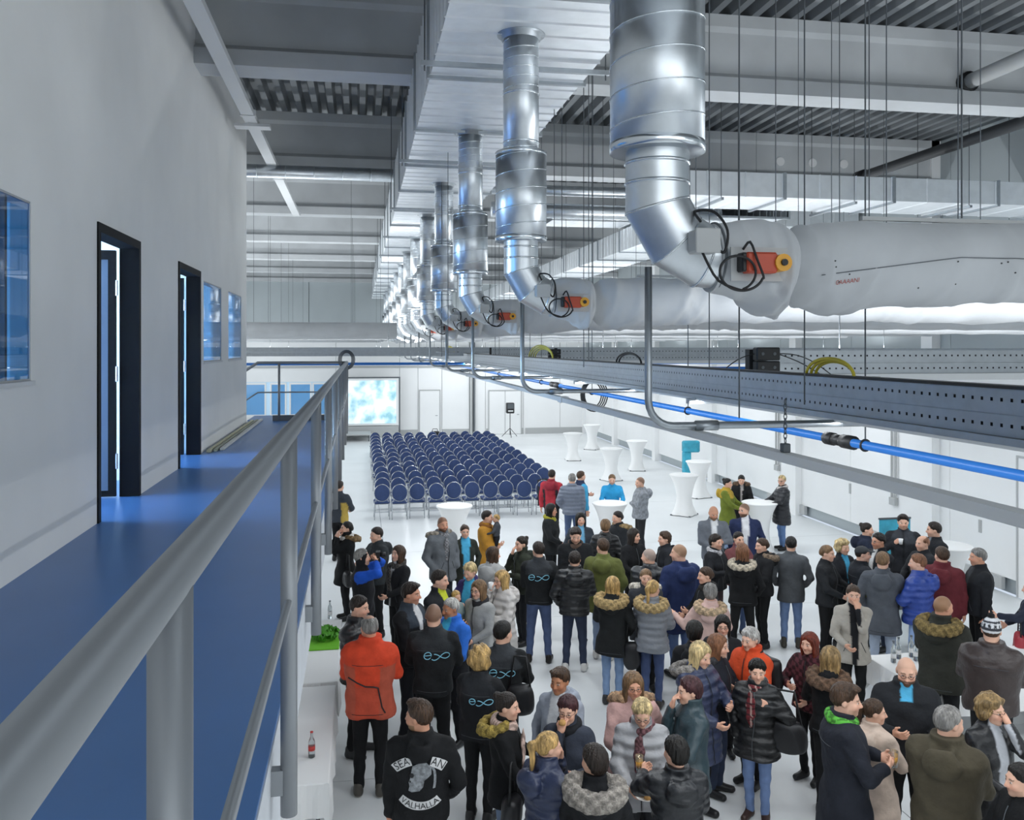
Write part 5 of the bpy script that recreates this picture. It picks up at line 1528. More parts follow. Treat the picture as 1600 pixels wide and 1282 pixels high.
    for V, F, C in parts: VV.append(V); FF.append(F + off); CC.append(C); off += len(V)
    raw_mesh('body', out(np.concatenate(VV)), np.concatenate(FF), np.clip(np.concatenate(CC), 0, 1), 'skin', E)

    # ---- hair, hat, glasses
    if hair[0] not in ('bald', 'buzz', 'none'):
        V, F, C = hair_mesh(p, .0105 * lod if hair[0] not in ('long',) else .012 * lod)
        if V is not None: raw_mesh('hair', out(place(V * hs)), F, C, 'hair', E)
    if hair[0] in ('beanie', 'cap'):
        hk = p['hat']
        def hf(x, y, z):
            d = ell(x, y, z, (0, -.014, .03), (.090, .110, .105 if hair[0] == 'beanie' else .092)) + (.002 * np.sin(85 * np.arctan2(x, y) * .6) if hair[0] == 'beanie' else 0)
            d = smax(d, (.012 if hair[0] == 'beanie' else .035) + .25 * np.clip(y, -.1, .1) - z, .008)
            if hair[0] == 'beanie': d = smin(d, ell(x, y, z, (0, -.02, .150), (.032, .032, .028)) + .003 * np.sin(120 * x) * np.sin(120 * z), .004)
            else: d = smin(d, smax(ell(x, y, z, (0, .11, .055), (.07, .065, .009)), -y + .03, .01), .006)
            return d
        V, F = snet(hf, (-.12, -.15, -.05), (.12, .20, .20), .0095 * lod)
        C = np.tile(np.array(lin(hk[0])), (len(V), 1))
        if len(hk) > 1:
            zz = V[:, 2]; a = np.arctan2(V[:, 0], V[:, 1])
            k = ((np.abs(zz - .03) < .012) | (np.abs(zz - .095) < .008) | ((np.abs(zz - .062) < .014) & (np.sin(14 * a) > 0.1)))
            C[k] = lin(hk[1]); C[zz > .128] = lin('#1b1b1c')
        raw_mesh('hat', out(place(V * hs)), F, C, 'fabric', E)
    if p.get('glasses'):
        gm = MB()
        for sd in (1, -1):
            gm.tube([(sd * .031 + .020 * math.cos(a), .106 - .004 * abs(math.cos(a)), .002 + .015 * math.sin(a)) for a in np.linspace(0, 6.283, 15)[:-1]], .0022, 4, closed=True)
            gm.tube([(sd * .051, .102, .006), (sd * .074, .07, .008), (sd * .080, -.005, .006)], .002, 4)
        gm.tube([(-.011, .108, .006), (.011, .108, .006)], .002, 4)
        V = out(place(np.array([tuple(q) for q in gm.v]) * hs))
        g2 = MB(); g2.v = [tuple(q) for q in V]; g2.f = gm.f
        o = g2.build('glasses', 'spec', None, org=(0, 0, 0), smooth=True); o.parent = E; o.location = (0, 0, 0)
    # ---- fur trim, scarf
    if 'fur' in K:
        fc = np.array(lin(K['fur'])); big = K.get('fur_big', 1.0)
        def ff(x, y, z):
            yy = y + .065 + thick * .8; zz = z - 1.468 - .22 * np.clip(yy, -.2, .1)
            rr = np.sqrt((x / 1.32)**2 + (yy / 1.08)**2)
            d = np.sqrt((rr - .104 - thick * .9)**2 + (zz * .80)**2) - .040 * big
            d = np.where(yy > .09, d + (yy - .09) * .5, d)
            return d + .006 * np.sin(70 * x + seed) * np.sin(66 * z + 40 * y) + .005 * np.sin(95 * y + 50 * x)
        V, F = snet(ff, (-.27, -.32, 1.33), (.27, .13, 1.58), .0135 * lod)
        C = fc * (1 + .45 * np.sin(60 * V[:, 0] + 3 * seed) * np.sin(55 * V[:, 1] + 44 * V[:, 2]))[:, None]
        raw_mesh('fur_trim', out(V), F, np.clip(C, 0, 1), 'fur', E)
    if 'scarf' in K:
        sc2 = np.array(lin(K['scarf']))
        def sf(x, y, z):
            rr = np.sqrt(x**2 + ((y + .012) / 1.05)**2)
            d = np.sqrt((rr - .085)**2 + ((z - 1.475 + .25 * np.clip(y, -.1, .12)) * .75)**2) - .036
            if K.get('tail', 1):
                d = smin(d, smax(ell(x, y, z, (.03, .128 + thick + (.012 if fem else 0), 1.27), (.05, .022, .20)), 0 * x - 1, .01), .03)
            return d + .005 * np.sin(45 * z + 20 * x + seed) + .003 * np.sin(60 * x + 35 * y)
        V, F = snet(sf, (-.16, -.17, 1.05), (.16, .24, 1.57), .0135 * lod)
        C = np.tile(sc2, (len(V), 1))
        if K.get('scarf_pat') == 'tartan':
            k1 = np.abs(((V[:, 2] * 16) % 1) - .5) < .12; k2 = np.abs((((V[:, 0] + V[:, 1]) * 16) % 1) - .5) < .12
            C[k1] = lin('#1e1a1e'); C[k2] = lin('#c9b8ae') * np.array([.8, .7, .7])
        elif K.get('scarf_pat') == 'speck': C = C * (1 + .45 * np.sign(np.sin(130 * V[:, 0]) * np.sin(120 * V[:, 2] + 4)))[:, None]
        elif K.get('scarf_pat') == 'stripe': C = C * (1 + .35 * np.sign(np.sin(160 * (V[:, 0] + V[:, 1]))))[:, None]
        raw_mesh('scarf', out(V), F, np.clip(C, 0, 1), 'fabric', E)
    info = dict(E=E, JV=bend(JV), s=s, hands={k: (bend(h[None])[0]) for k, h in hands.items()}, X=X, Y=Y, rz=rz, arms=arms, thick=thick, d=dd)
    PEOPLE[key] = info
    if dd < 14.5 and p.get('size') is None:
        dk = sum(col) < .12
        sm_ = 'seam_lt' if dk else 'seam_dk'
        if kind in ('jacket', 'parka', 'coat', 'puffer') and 'shirt' not in K:
            zz = np.linspace(hem + .03, min(collar, 1.46) - .02, 16)
            add_part(info, MB().tube([(.012 * math.sin(9 * z_), back_y(info, 0.0, z_, True) + .002, z_) for z_ in zz], .0045, 4), 'zip', 'steel' if dk else sm_)
        if kind in ('jacket', 'parka', 'coat'):
            xs2 = np.linspace(-.15, .15, 13)
            if not K.get('hood') and 'fur' not in K: add_part(info, MB().tube([(x_, back_y(info, x_, 1.325) - .0005, 1.325) for x_ in xs2], .0030, 4), 'yoke_seam', sm_)
            add_part(info, MB().tube([(x_, back_y(info, x_, hem + .05) - .0005, hem + .05) for x_ in xs2], .0030, 4), 'hem_seam', sm_)
            for sg_ in (-1, 1):
                add_part(info, MB().tube([(sg_ * (.075 + .06 * t_), back_y(info, sg_ * (.075 + .06 * t_), 1.06 - .13 * t_, True) + .001, 1.06 - .13 * t_) for t_ in np.linspace(0, 1, 6)], .0042, 4), 'pocket_welt', sm_)
    return info

def to_world(info, q):
    q = np.array(q, float); v = np.array((-q[0], -q[1], q[2])) * info['s']; cz, sz = math.cos(info['rz']), math.sin(info['rz'])
    return Vector((info['X'] + v[0]*cz - v[1]*sz, info['Y'] + v[0]*sz + v[1]*cz, v[2]))
def back_y(info, x, z, front=False):
    q = info['JV']; q = q[(q[:, 1] > 0.02) if front else (q[:, 1] < -.02)]
    q = q[np.abs(q[:, 0]) < .21]
    d = (q[:, 0] - x)**2 + (q[:, 2] - z)**2; i = np.argsort(d)[:5]; w_ = 1 / (d[i] + 2e-5)
    return float((q[i, 1] * w_).sum() / w_.sum())
def add_part(info, mb, name, m_):
    V = flip(np.array([tuple(v) for v in mb.v])) * info['s']
    g = MB(); g.v = [tuple(v) for v in V]; g.f = mb.f
    o = g.build(name, m_, None, org=(0, 0, 0), smooth=False); o.parent = info['E']; o.location = (0, 0, 0); return o
def back_logo(info, cx=0.0, cz=1.28, w_=.17):
    """pale blue looped line emblem on the back of a jacket"""
    seg1 = [(-.5 + .16 + .15 * math.cos(a), .05 + .17 * math.sin(a) + .03 * math.cos(a)) for a in np.linspace(-.3, 5.6, 18)]
    seg2 = []
    for a in np.linspace(-2.6, 2.9, 34):
        den = 1 + math.sin(a)**2; seg2.append((.16 + .36 * math.cos(a) / den, .02 + .42 * math.sin(a) * math.cos(a) / den + .04 * math.cos(a)))
    seg0 = [(-.48, .04), (-.36, .06), (-.2, .09)]
    m = MB()
    for sg in (seg0 + seg1, seg2):
        pts = []
        for (a, b) in sg:
            x = cx - (-a) * w_ * 1.25 * -1 if False else cx - a * -1 * w_ * 1.25; x = cx + a * w_ * 1.25
            # seen from behind, image right is author -x ... author frame faces +y, so behind view: right = +x
            z = cz + b * w_; pts.append((x, back_y(info, x, z) - .006, z))
        m.tube(pts, .0046, 5)
    add_part(info, m, 'back_emblem', 'emblem')
def hold(info, sd, kind, label, off=(0, .02, .0)):
    P = to_world(info, info['hands'][sd] + np.array(off)); X, Y, Z = P
    if kind == 'juice':
        t = thing('juice_glass', label, 'glass', (X, Y, Z - .06)); z = Z - .06
        MB().lathe([(.026, 0), (.034, .13), (.0325, .13), (.025, .006)], (X, Y, z), 16).build('glass_body', 'glass', t, smooth=True)
        MB().lathe([(.0245, .008), (.031, .085), (.0, .0851)], (X, Y, z), 14).build('orange_juice', 'juice', t, smooth=True)
    elif kind == 'cup':
        t = thing('cup', label, 'cup', (X, Y, Z - .05)); z = Z - .05
        MB().lathe([(.026, 0), (.037, .09), (.035, .09), (.025, .005)], (X, Y, z), 16).build('cup_body', 'cup', t, smooth=True)
        MB().lathe([(.033, .075), (.0, .0751)], (X, Y, z), 14).build('drink', 'cola', t, smooth=True)
    elif kind == 'wine':
        t = thing('wine_glass', label, 'glass', (X, Y, Z - .08)); z = Z - .08
        MB().lathe([(.03, 0), (.03, .004), (.005, .012), (.005, .085), (.03, .12), (.036, .15), (.03, .19), (.029, .19), (.034, .15), (.028, .122), (.0, .1)], (X, Y, z), 16).build('glass_body', 'glass', t, smooth=True)
        MB().lathe([(.004, .10), (.026, .122), (.031, .14), (.0, .1401)], (X, Y, z), 14).build('drink', 'cola', t, smooth=True)
    elif kind == 'bottle':
        bottle(X, Y, Z - .1, .23, label, 'cola', .03)
    elif kind == 'plate':
        t = thing('plate', label, 'plate', (X, Y, Z)); z = Z - .01
        MB().lathe([(.05, 0), (.085, .012), (.09, .016), (.085, .014), (.05, .005)], (X, Y, z), 20).build('plate_body', 'tpaper', t, smooth=True)
        for q in ((.02, .0), (-.03, .02), (.0, -.035)):
            MB().lathe([(.012, .006), (.028, .012), (.03, .025), (.018, .04), (.004, .044)], (X + q[0], Y + q[1], z), 10).build('snack', 'bread', t, smooth=True)
    elif kind == 'snack':
        t = thing('snack_roll', label, 'bread', (X, Y, Z - .015))
        MB().lathe([(.01, -.02), (.028, -.012), (.032, .005), (.022, .024), (.006, .03)], (X, Y, Z + .005), 12).build('roll', 'bread', t, smooth=True)
    elif kind == 'camera':
        t = thing('photo_camera', label, 'camera', (X, Y, Z - .04)); d = Vector((math.sin(info['rz']), -math.cos(info['rz']), 0))
        c_ = Vector((X, Y, Z)); l = Vector((-d.y, d.x, 0))
        m = MB(); vs = []
        for a in (-1, 1):
            for b in (-1, 1):
                for e in (-1, 1): vs.append(c_ + l * .065 * a + d * .03 * b + Vector((0, 0, .042 * e)))
        m.add(vs, [(0, 1, 3, 2), (4, 6, 7, 5), (0, 4, 5, 1), (2, 3, 7, 6), (0, 2, 6, 4), (1, 5, 7, 3)]).build('camera_body', 'black', t)
        MB().cyl(c_ + d * .03, c_ + d * .11, .033, 14).build('lens', 'black', t, smooth=True)
    elif kind == 'phone':
        t = MB().cbox(X - .035, X + .035, Y - .005, Y + .005, Z - .02, Z + .12, .003).build('phone', 'black'); tag(t, label, 'phone')
def bag(info, pos, size, label, colr='#1a1a1d', kind='handbag', name=None):
    P = to_world(info, pos); t = thing(name or kind, label, 'bag', (P.x, P.y, P.z - size[2] / 2), info['rz'])
    def f(x, y, z):
        d = (np.sqrt((np.abs(x) / (size[0]/2))**3.2 + (np.abs(y) / (size[1]/2))**2.6 + (np.abs(z) / (size[2]/2))**3.2 + 1e-9)) ** (2/3.0)
        return (d - 1) * min(size) * .5 + .006 * np.sin(25 * x + 4) * np.sin(23 * z)
    V, F = snet(f, [-q * .62 for q in size], [q * .62 for q in size], min(size) / 7)
    V[:, 2] += size[2] / 2
    raw_mesh('bag_body', V, F, np.tile(np.array(lin(colr)), (len(V), 1)), 'leather', t)
    m = MB(); h = size[2]
    if kind == 'backpack':
        for sx in (-1, 1):
            pts = [(sx * size[0] * .28, size[1] * .35, h * .95), (sx * size[0] * .34, size[1] * .8, h * 1.02), (sx * size[0] * .36, size[1] * 1.0, h * .9)]
            MB().tube([(a, -b, c_) for a, b, c_ in pts], .016, 6).build('strap', M['black'], None, org=(0, 0, 0), smooth=True).parent = t
        for o in [c_ for c_ in t.children if c_.name.startswith('strap')]: o.location = (0, 0, 0)
        o = MB().cbox(-size[0] * .36, size[0] * .36, size[1] * .40, size[1] * .62, h * .1, h * .5, .02).build('front_pocket', 'black', None, org=(0, 0, 0)); o.parent = t; o.location = (0, 0, 0)
    else:
        top = info.get('strap_top', h + .28)
        o = MB().tube([(-size[0] * .36, 0, h * .9), (-size[0] * .2, 0, top), (size[0] * .2, 0, top), (size[0] * .36, 0, h * .9)], .010, 6).build('strap', M['black'], None, org=(0, 0, 0), smooth=True); o.parent = t; o.location = (0, 0, 0)
# ================================================================== THE CROWD
BLK, NAVY, GRY, OLV = '#17181b', '#232c47', '#6e7378', '#5a5d38'
JEAN, LJEAN, DJEAN, BP = '#3d5783', '#7d97bb', '#28344e', '#17181b'
def J(kind, col, **k): return dict(kind=kind, col=col, **k)

# ---- around the far high tables
person('redjacket', 862, 735, 1.75, 165, 'person in a red and black jacket beside the end of the chair rows', J('jacket', '#b23440', side_col='#26262b', yoke='#8f2b38', hood=1), '#26272c', hair=('short', 'dark'), r='pocket', l='down')
person('greypuffer', 894, 741, 1.76, 180, 'grey-haired person in a blue-grey quilted jacket seen from behind near the chairs', J('puffer', '#6c7484', pitch=.075), JEAN, hair=('short', 'grey'), r='down', l='pocket')
person('lightblueside', 907, 737, 1.74, 120, 'person in a light blue top half hidden behind the quilted grey jacket', J('jacket', '#2b3550', shirt='#58b4dc', sleeve_col='#4aa6d2'), DJEAN, hair=('short', 'brown'), r='down', l='hold')
a = person('bluetee', 962, 743, 1.66, 0, 'person in a bright blue T-shirt leaning on the high table', J('shirt', '#36a4dc', sleeve=1.0), '#20232b', hair=('short', 'light'), r='table', l='table', lean=10, dy=.3)
person('greyhoodie', 993, 746, 1.78, -75, 'man in a light grey hooded sweater with folded arms at the high table', J('hoodie', '#90949a', hood=1, pat='speck', loose=1.6), '#2a2b30', hair=('buzz', 'brown'), r='cross', l='cross', look=-60, dx=.12)
person('oliveyellow', 1139, 748, 1.66, 75, 'woman in an olive coat with mustard hood at the high table of three', J('parka', '#6f7a2e', yoke='#b99a3a', hood=1, hem=.66), LJEAN, hair=('bun', 'black'), f=1, r='table', l='table', dx=-.05)
person('blackfurlean', 1170, 743, 1.64, 0, 'woman in a black coat with fur collar leaning over the high table', J('coat', BLK, fur='#6c5644', shirt='#b9b3b0', open=.03), BP, hair=('updo', 'black'), f=1, r='table', l='table', lean=16, dy=.4)
person('blackcoatjeans', 1203, 744, 1.70, -70, 'woman in a long black quilted coat and blue jeans at the high table of three', J('puffer', '#22242a', hem=.62, scarf='#c9c2bf', tail=0), '#4c77ae', '#141416', hair=('short', 'pale'), f=1, glasses=1, r='table', l='table', boot=.07, look=-25, dx=.3)
person('greyblazer', 1114, 790, 1.80, 12, 'bald man in a grey blazer and white shirt looking down', J('blazer', '#6f747c', shirt='#e4e6e8', open=.05), '#2c2f37', hair=('bald', 'light'), skin='mid', r='belly', l='hold', nod=-18, beard='light')
person('navyblazer', 1164, 787, 1.82, 5, 'balding man in a navy suit jacket and white shirt looking left', J('blazer', '#2b3558', shirt='#e9e9ec', open=.055), '#1d2436', hair=('buzz', 'brown'), beard='brown', r='down', l='pocket', look=-40)

# ---- second line of the crowd
person('braid', 860, 788, 1.70, 65, 'woman with long black hair and yellow scarf in a dark jacket', J('jacket', '#26282a', scarf='#a8a23a', tail=0, hem=.80), '#1c1d20', hair=('long', 'black'), f=1, r='low', l='pocket', skin='mid', look=70)
person('bluetop', 907, 802, 1.66, 10, 'woman with black hair and light blue top behind the dark-scarfed man', J('jacket', '#3c434c', shirt='#79b7dc'), DJEAN, hair=('long', 'black'), f=1, r='pocket', l='hold')
person('scarfman', 899, 823, 1.80, 5, 'dark-haired man in a black coat with brown scarf looking down', J('coat', '#1b1d20', scarf='#5c4a40', tail=0, hem=.7), BP, hair=('swept', 'dark'), r='belly', l='belly', nod=-20, stub=.5)
person('furleft', 956, 800, 1.68, -55, 'dark-haired woman with beige fur collar behind the blond hooded woman', J('parka', '#26292d', fur='#a78d63'), BP, hair=('updo', 'dark'), f=1, r='pocket', l='hold', dx=.12)
person('blondhood', 946, 813, 1.66, 175, 'light-haired woman in a black hooded puffer coat seen from behind', J('puffer', '#17181a', hood=1, hem=.7), DJEAN, hair=('shortf', 'light'), f=1, r='pocket', l='pocket')
person('longdark', 989, 827, 1.67, 35, 'smiling woman with long dark hair in black beside the olive parka', J('jacket', '#18191c', hem=.74), BP, hair=('long', 'dark'), f=1, r='low', l='hold', look=60)
person('brownleft', 1037, 836, 1.66, -65, 'brown-haired woman in a dark jacket looking left behind the navy parka', J('jacket', '#222429', hood=1), DJEAN, hair=('shortf', 'brown'), f=1, r='pocket', l='hold', dx=.1, dy=.2)
person('baldpuffer', 1016, 858, 1.76, 170, 'bald man in a charcoal quilted jacket seen from behind', J('puffer', '#2a2d31', hood=1, pitch=.095), DJEAN, hair=('buzz', 'grey'), r='pocket', l='low', look=-110)
person('navyparka', 1063, 851, 1.86, -150, 'short-haired man in a long navy parka and blue jeans seen from behind', J('parka', '#27345c', hood=1, hem=.62), '#4d6ea3', hair=('buzz', 'light'), r='down', l='pocket', look=-95)
person('oliveparka', 943, 843, 1.78, 172, 'man in an olive green parka and light jeans seen from behind', J('parka', '#636838', hood=1, hem=.70), '#7f98bb', '#d9d6d0', hair=('short', 'brown'), r='pocket', l='hold', look=-150)
person('blackpuffer', 898, 863, 1.70, 178, 'man in a black puffer jacket, dark jeans and white trainers seen from behind', J('puffer', '#1c1d1f', hood=1, pitch=.07), '#303c58', '#e4e2de', hair=('short', 'dark'), r='low', l='pocket', wide=.13)
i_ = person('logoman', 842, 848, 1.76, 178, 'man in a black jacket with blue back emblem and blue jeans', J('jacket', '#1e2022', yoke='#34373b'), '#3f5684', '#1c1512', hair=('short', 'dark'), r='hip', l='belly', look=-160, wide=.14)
back_logo(i_, .0, 1.26, .235)
i_ = person('camodrink', 816, 839, 1.68, -60, 'woman in a camouflage jacket drinking beside the emblem jacket man', J('jacket', '#33382e', pat='camo', hood=1), '#22242a', hair=('bun', 'dark'), f=1, r='eat', l='hold')
hold(i_, -1, 'juice', 'orange juice glass held by the woman in the camouflage jacket')
person('mustard', 760, 799, 1.68, 65, 'woman in a mustard coat and brown scarf carrying a small child', J('coat', '#c08a35', scarf='#8a5a2a', tail=0, hem=.66), '#5b3d2c', hair=('short', 'dark'), f=1, r='baby', l='baby', look=80)
person('toddler', 779, 804, 1.62, -90, 'blond toddler in grey held in the arms of the mustard-coated woman', J('hoodie', '#4b4f55', hem=1.0), '#22242a', hair=('short', 'blond'), f=1, r='table', l='table', head=1.25, size=.86, dx=-.05, dy=-.10)
person('greyscarf', 691, 808, 1.82, 35, 'balding man in a grey parka with long checked scarf', J('parka', '#6b6f74', scarf='#7d7d80', scarf_pat='speck', fur='#a79e90', hem=.76), '#23262d', hair=('buzz', 'brown'), beard='brown', skin='mid', r='pocket', l='pocket', look=25)
person('blueshirtwoman', 726, 821, 1.60, 12, 'woman in a dark jacket over a light blue shirt beside the grey parka', J('jacket', '#30342e', shirt='#53b3dd', open=.075, hem=.74), '#22242a', hair=('bun', 'brown'), f=1, r='pocket', l='pocket')
person('greycoatback', 769, 856, 1.66, 150, 'brown-haired woman in a pale grey coat seen from behind', J('coat', '#a9a9a8', hood=1, hem=.7), '#2b2d33', hair=('bob', 'brown'), f=1, r='low', l='low', look=110)
i_ = person('purple', 737, 879, 1.66, -35, 'woman with short blond hair, purple jacket and blue shirt looking down', J('jacket', '#3d3566', shirt='#4cb4dc', open=.07), BP, hair=('shortf', 'pale'), f=1, r='hold', l='reach', nod=-18)
i_ = person('hivis', 685, 892, 1.80, 60, 'dark-haired man in a dark jacket with yellow front holding a child', J('jacket', '#24262a', shirt='#c9d13a', open=.06), BP, hair=('short', 'dark'), r='baby', l='baby', look=70)
person('smallchild', 697, 918, 1.50, 40, 'fair-haired child in front of the man with the yellow jacket', J('hoodie', '#7f8f8f', hem=1.0), '#2a2d36', hair=('short', 'blond'), f=1, r='low', l='low', head=1.25, size=.9, dx=.1, dy=-.25)
i_ = person('greyglasses', 749, 908, 1.66, -40, 'woman with glasses and a light grey coat facing left', J('coat', '#9a9b9a', scarf='#2a2a2e', tail=0, hem=.7), '#25272c', hair=('bob', 'light'), f=1, glasses=1, r='pocket', l='low')
i_ = person('whitepuffer', 785, 893, 1.67, -55, 'blond woman in a whitish quilted coat drinking', J('puffer', '#c3beba', hood=1, hem=.68, pitch=.1), '#2a2c31', hair=('bob', 'blond'), f=1, glasses=1, r='drink', l='hold')
hold(i_, 1, 'cup', 'white cup at the mouth of the woman in the whitish coat')

# ---- left edge, under the gallery
person('bluepack', 530, 752, 1.74, 150, 'person in blue and yellow with dark backpack behind the railing posts', J('jacket', '#3a4048', shirt='#2f6fb8', side_col='#b59a4a'), BP, hair=('short', 'dark'), r='low', l='low')
i_ = person('drinkcoat', 541, 816, 1.66, -75, 'dark-haired woman in a black coat with fur hood drinking', J('coat', '#161719', fur='#8d7351', scarf='#d8d5d0', tail=0, hem=.64), BP, hair=('updo', 'black'), f=1, r='drink', l='drink', nod=6)
bag(i_, (-.30, .05, .80), (.34, .16, .26), 'black handbag beside the drinking woman in the fur-hooded coat', kind='handbag')
i_ = person('photographer', 566, 859, 1.76, 85, 'grey-haired man in a black waistcoat with royal blue sleeves taking a picture', J('jacket', '#1b1c20', sleeve_col='#1f57c4', hem=.82), '#33487a', hair=('short', 'grey'), r='camera', l='camera', nod=4)
hold(i_, 1, 'camera', 'black camera raised by the man with blue sleeves', (-.06, .03, .03))
person('darkleft', 590, 829, 1.74, -60, 'dark-haired man in a grey hooded jacket behind the photographer', J('jacket', '#33373a', hood=1), BP, hair=('short', 'dark'), r='hold', l='hold', dy=.2)
person('longbrown', 622, 854, 1.68, -50, 'woman with long brown hair and patterned scarf in a black jacket', J('jacket', '#1d1e21', scarf='#4a4744', scarf_pat='speck', shirt='#c9c9c9', open=.025), BP, hair=('long', 'brown'), f=1, r='pocket', l='low', nod=5)
person('leftman', 561, 932, 1.80, 65, 'dark-haired man in a black quilted jacket at the buffet table', J('puffer', '#1a1b1e', pitch=.1), BP, '#2c2d30', hair=('short', 'dark'), r='low', l='pocket', nod=-8, dx=-.02)
i_ = person('orangejacket', 578, 963, 1.85, 172, 'balding man in an orange outdoor jacket and black trousers seen from behind', J('jacket', '#d8492c', side_col='#b85742', lower='#c24f38', collar=1.53, hem=.80, loose=1.9), '#17181b', '#4a4640', hair=('balding', 'grey'), skin='mid', r='low', l='low', sole='#b8b4aa', fit=1.08, look=-165)
m_ = MB().tube([(x, back_y(i_, x, z) - .005, z) for x, z in [(-.19, 1.20), (-.10, 1.155), (-.02, 1.12), (.06, 1.115), (.10, 1.10), (.115, 1.02), (.14, .92), (.17, .86)]], .007, 5)
add_part(i_, m_, 'jacket_piping', 'black')
i_ = person('beerman', 640, 912, 1.84, 60, 'dark-haired man in a black jacket and white shirt holding a bottle', J('jacket', '#1b1c1f', shirt='#d9d9d9', open=.05, open_to=1.2, yoke='#3a424c'), '#20232a', '#1b1b1d', hair=('swept', 'dark'), skin='mid', r='belly', l='hold', look=70)
hold(i_, -1, 'bottle', 'dark bottle in the hand of the man with the white shirt')
i_ = person('logoshort', 677, 945, 1.86, 172, 'short-haired man in a black jacket with small blue back emblem', J('jacket', '#202224', yoke='#303336'), BP, hair=('buzz', 'brown'), r='low', l='low')
back_logo(i_, .05, 1.27, .20)
i_ = person('skijacket', 706, 936, 1.70, -45, 'grey-haired man in a bright blue and black ski jacket', J('jacket', '#2f6fd0', shirt='#49b6e0', open=.06, open_to=1.25, side_col='#15171c', loose=1.5), '#1b1d24', hair=('short', 'white'), skin='tan', r='low', l='hold', fit=1.05, look=-55)
i_ = person('curlylogo', 750, 1013, 1.70, 158, 'woman with curly blond hair and blue back emblem on a black jacket', J('jacket', '#1c1d20', yoke='#2b2d31'), BP, hair=('curly', 'blond'), f=1, r='low', l='low', fit=1.1)
back_logo(i_, .06, 1.26, .18)
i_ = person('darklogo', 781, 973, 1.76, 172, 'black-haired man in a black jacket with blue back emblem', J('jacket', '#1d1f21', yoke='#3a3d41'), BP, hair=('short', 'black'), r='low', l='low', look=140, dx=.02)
back_logo(i_, .02, 1.26, .21)
bag(i_, (.21, -.16, 1.02), (.30, .17, .32), 'black shoulder bag behind the black-haired emblem jacket man', kind='shoulder_bag')
i_ = person('hoodieman', 658, 1097, 1.80, 176, 'man in a black hoodie with white skull print on the back', J('hoodie', '#17181a', hood=1, hood_r=.68, loose=1.7, hem=.84), '#5f7699', hair=('swept', 'brown'), r='pocket', l='down', look=-120, beard='light', fit=1.04, skin='mid')
HM = i_
i_ = person('bunscarf', 790, 1084, 1.66, 80, 'woman with dark bun, pink scarf and black jacket with yellow fur', J('jacket', '#17181a', fur='#a9924a', scarf='#c5aa9e', scarf_pat='stripe', hem=.78), '#6f88ac', hair=('bun', 'dark'), f=1, r='low', l='hold', look=75)
hold(i_, -1, 'snack', 'bread roll in the hand of the woman with the pink scarf')
bag(i_, (.26, .10, .80), (.30, .17, .30), 'black leather bag at the side of the woman with the pink scarf', kind='handbag')

# ---- middle foreground
person('whitefur', 1009, 890, 1.63, 5, 'brown-haired woman with white fur collar and dark scarf facing the camera', J('parka', '#3a3d42', fur='#d6cfc2', fur_big=1.15), BP, hair=('updo', 'light'), f=1, r='pocket', l='low')
person('furblond', 957, 903, 1.64, 170, 'blond woman in a black coat with beige fur hood and light jeans', J('parka', '#1f2122', fur='#b89d6c', fur_big=1.3, hood=1, hem=.70), '#6f95c4', '#2a2a2c', hair=('bob', 'blond'), f=1, r='pocket', l='low')
person('ponygrey', 1019, 908, 1.64, 172, 'blond woman with ponytail, grey quilted jacket and blue jeans', J('puffer', '#84888f', fur='#b99f70', fur_big=1.2, pitch=.1, hem=.80), '#3a5080', '#3a3430', hair=('ponytail', 'blond'), f=1, r='low', l='low', look=150)
bag(PEOPLE['ponygrey'], (-.27, -.06, .72), (.22, .16, .36), 'black rucksack hanging between the two fur-hooded women', kind='shoulder_bag')
person('leftbrown', 1104, 887, 1.66, -70, 'woman with brown hair and hair clip in black looking left', J('jacket', '#1d1e20', scarf='#33302e', tail=0), BP, hair=('updo', 'brown'), f=1, r='low', l='hold')
person('pinkcoat', 1110, 914, 1.62, 178, 'grey-haired woman in a pale pink coat seen from behind', J('coat', '#d3b3aa', hood=1, hem=.72, fur='#cbb08f'), '#2d2f38', hair=('shortf', 'grey'), f=1, r='low', l='side', fit=1.08)
person('blackhairtop', 1085, 973, 1.67, 176, 'person with thick black hair seen from behind below the pink coat', J('jacket', '#1b1c1f', hood=1), BP, hair=('pixie', 'black'), f=1, r='low', l='low')
i_ = person('bwglasses', 1129, 963, 1.58, 3, 'woman with glasses in a black and white jacket facing the camera', J('jacket', '#26272b', shirt='#e8e6e4', open=.05, lower='#c9c7c5'), BP, hair=('bob', 'black'), f=1, glasses=1, r='hold', l='low')
hold(i_, 1, 'cup', 'white cup held by the woman in the black and white jacket')
person('copper', 1103, 994, 1.65, 70, 'copper-haired woman behind the blond woman in the navy coat', J('jacket', '#23262e', fur='#3a3a3e'), DJEAN, hair=('bob', 'copper'), f=1, r='hold', l='hold', dx=.12)
i_ = person('blondnavy', 1090, 1003, 1.73, 50, 'blond woman in a navy quilted coat with grey fur collar', J('puffer', '#39415c', fur='#8f8a85', pitch=.11, hem=.58), BP, hair=('bob', 'pale'), f=1, r='low', l='hold', nod=-14)
bag(i_, (.30, .08, .66), (.34, .15, .42), 'large dark shopping bag hanging from the blond woman in navy', '#2a2c33', 'shopping_bag')
i_ = person('orangefleece', 1174, 982, 1.66, -35, 'white-haired woman in an orange fleece jacket with backpack', J('jacket', '#d9502a', scarf='#26272b', tail=0, hem=.80, loose=1.7), BP, hair=('pixie', 'white'), f=1, r='low', l='hold', fit=1.08, nod=-8)
bag(i_, (-.02, -.30, 1.16), (.32, .18, .42), 'black backpack on the woman in orange fleece', kind='backpack')
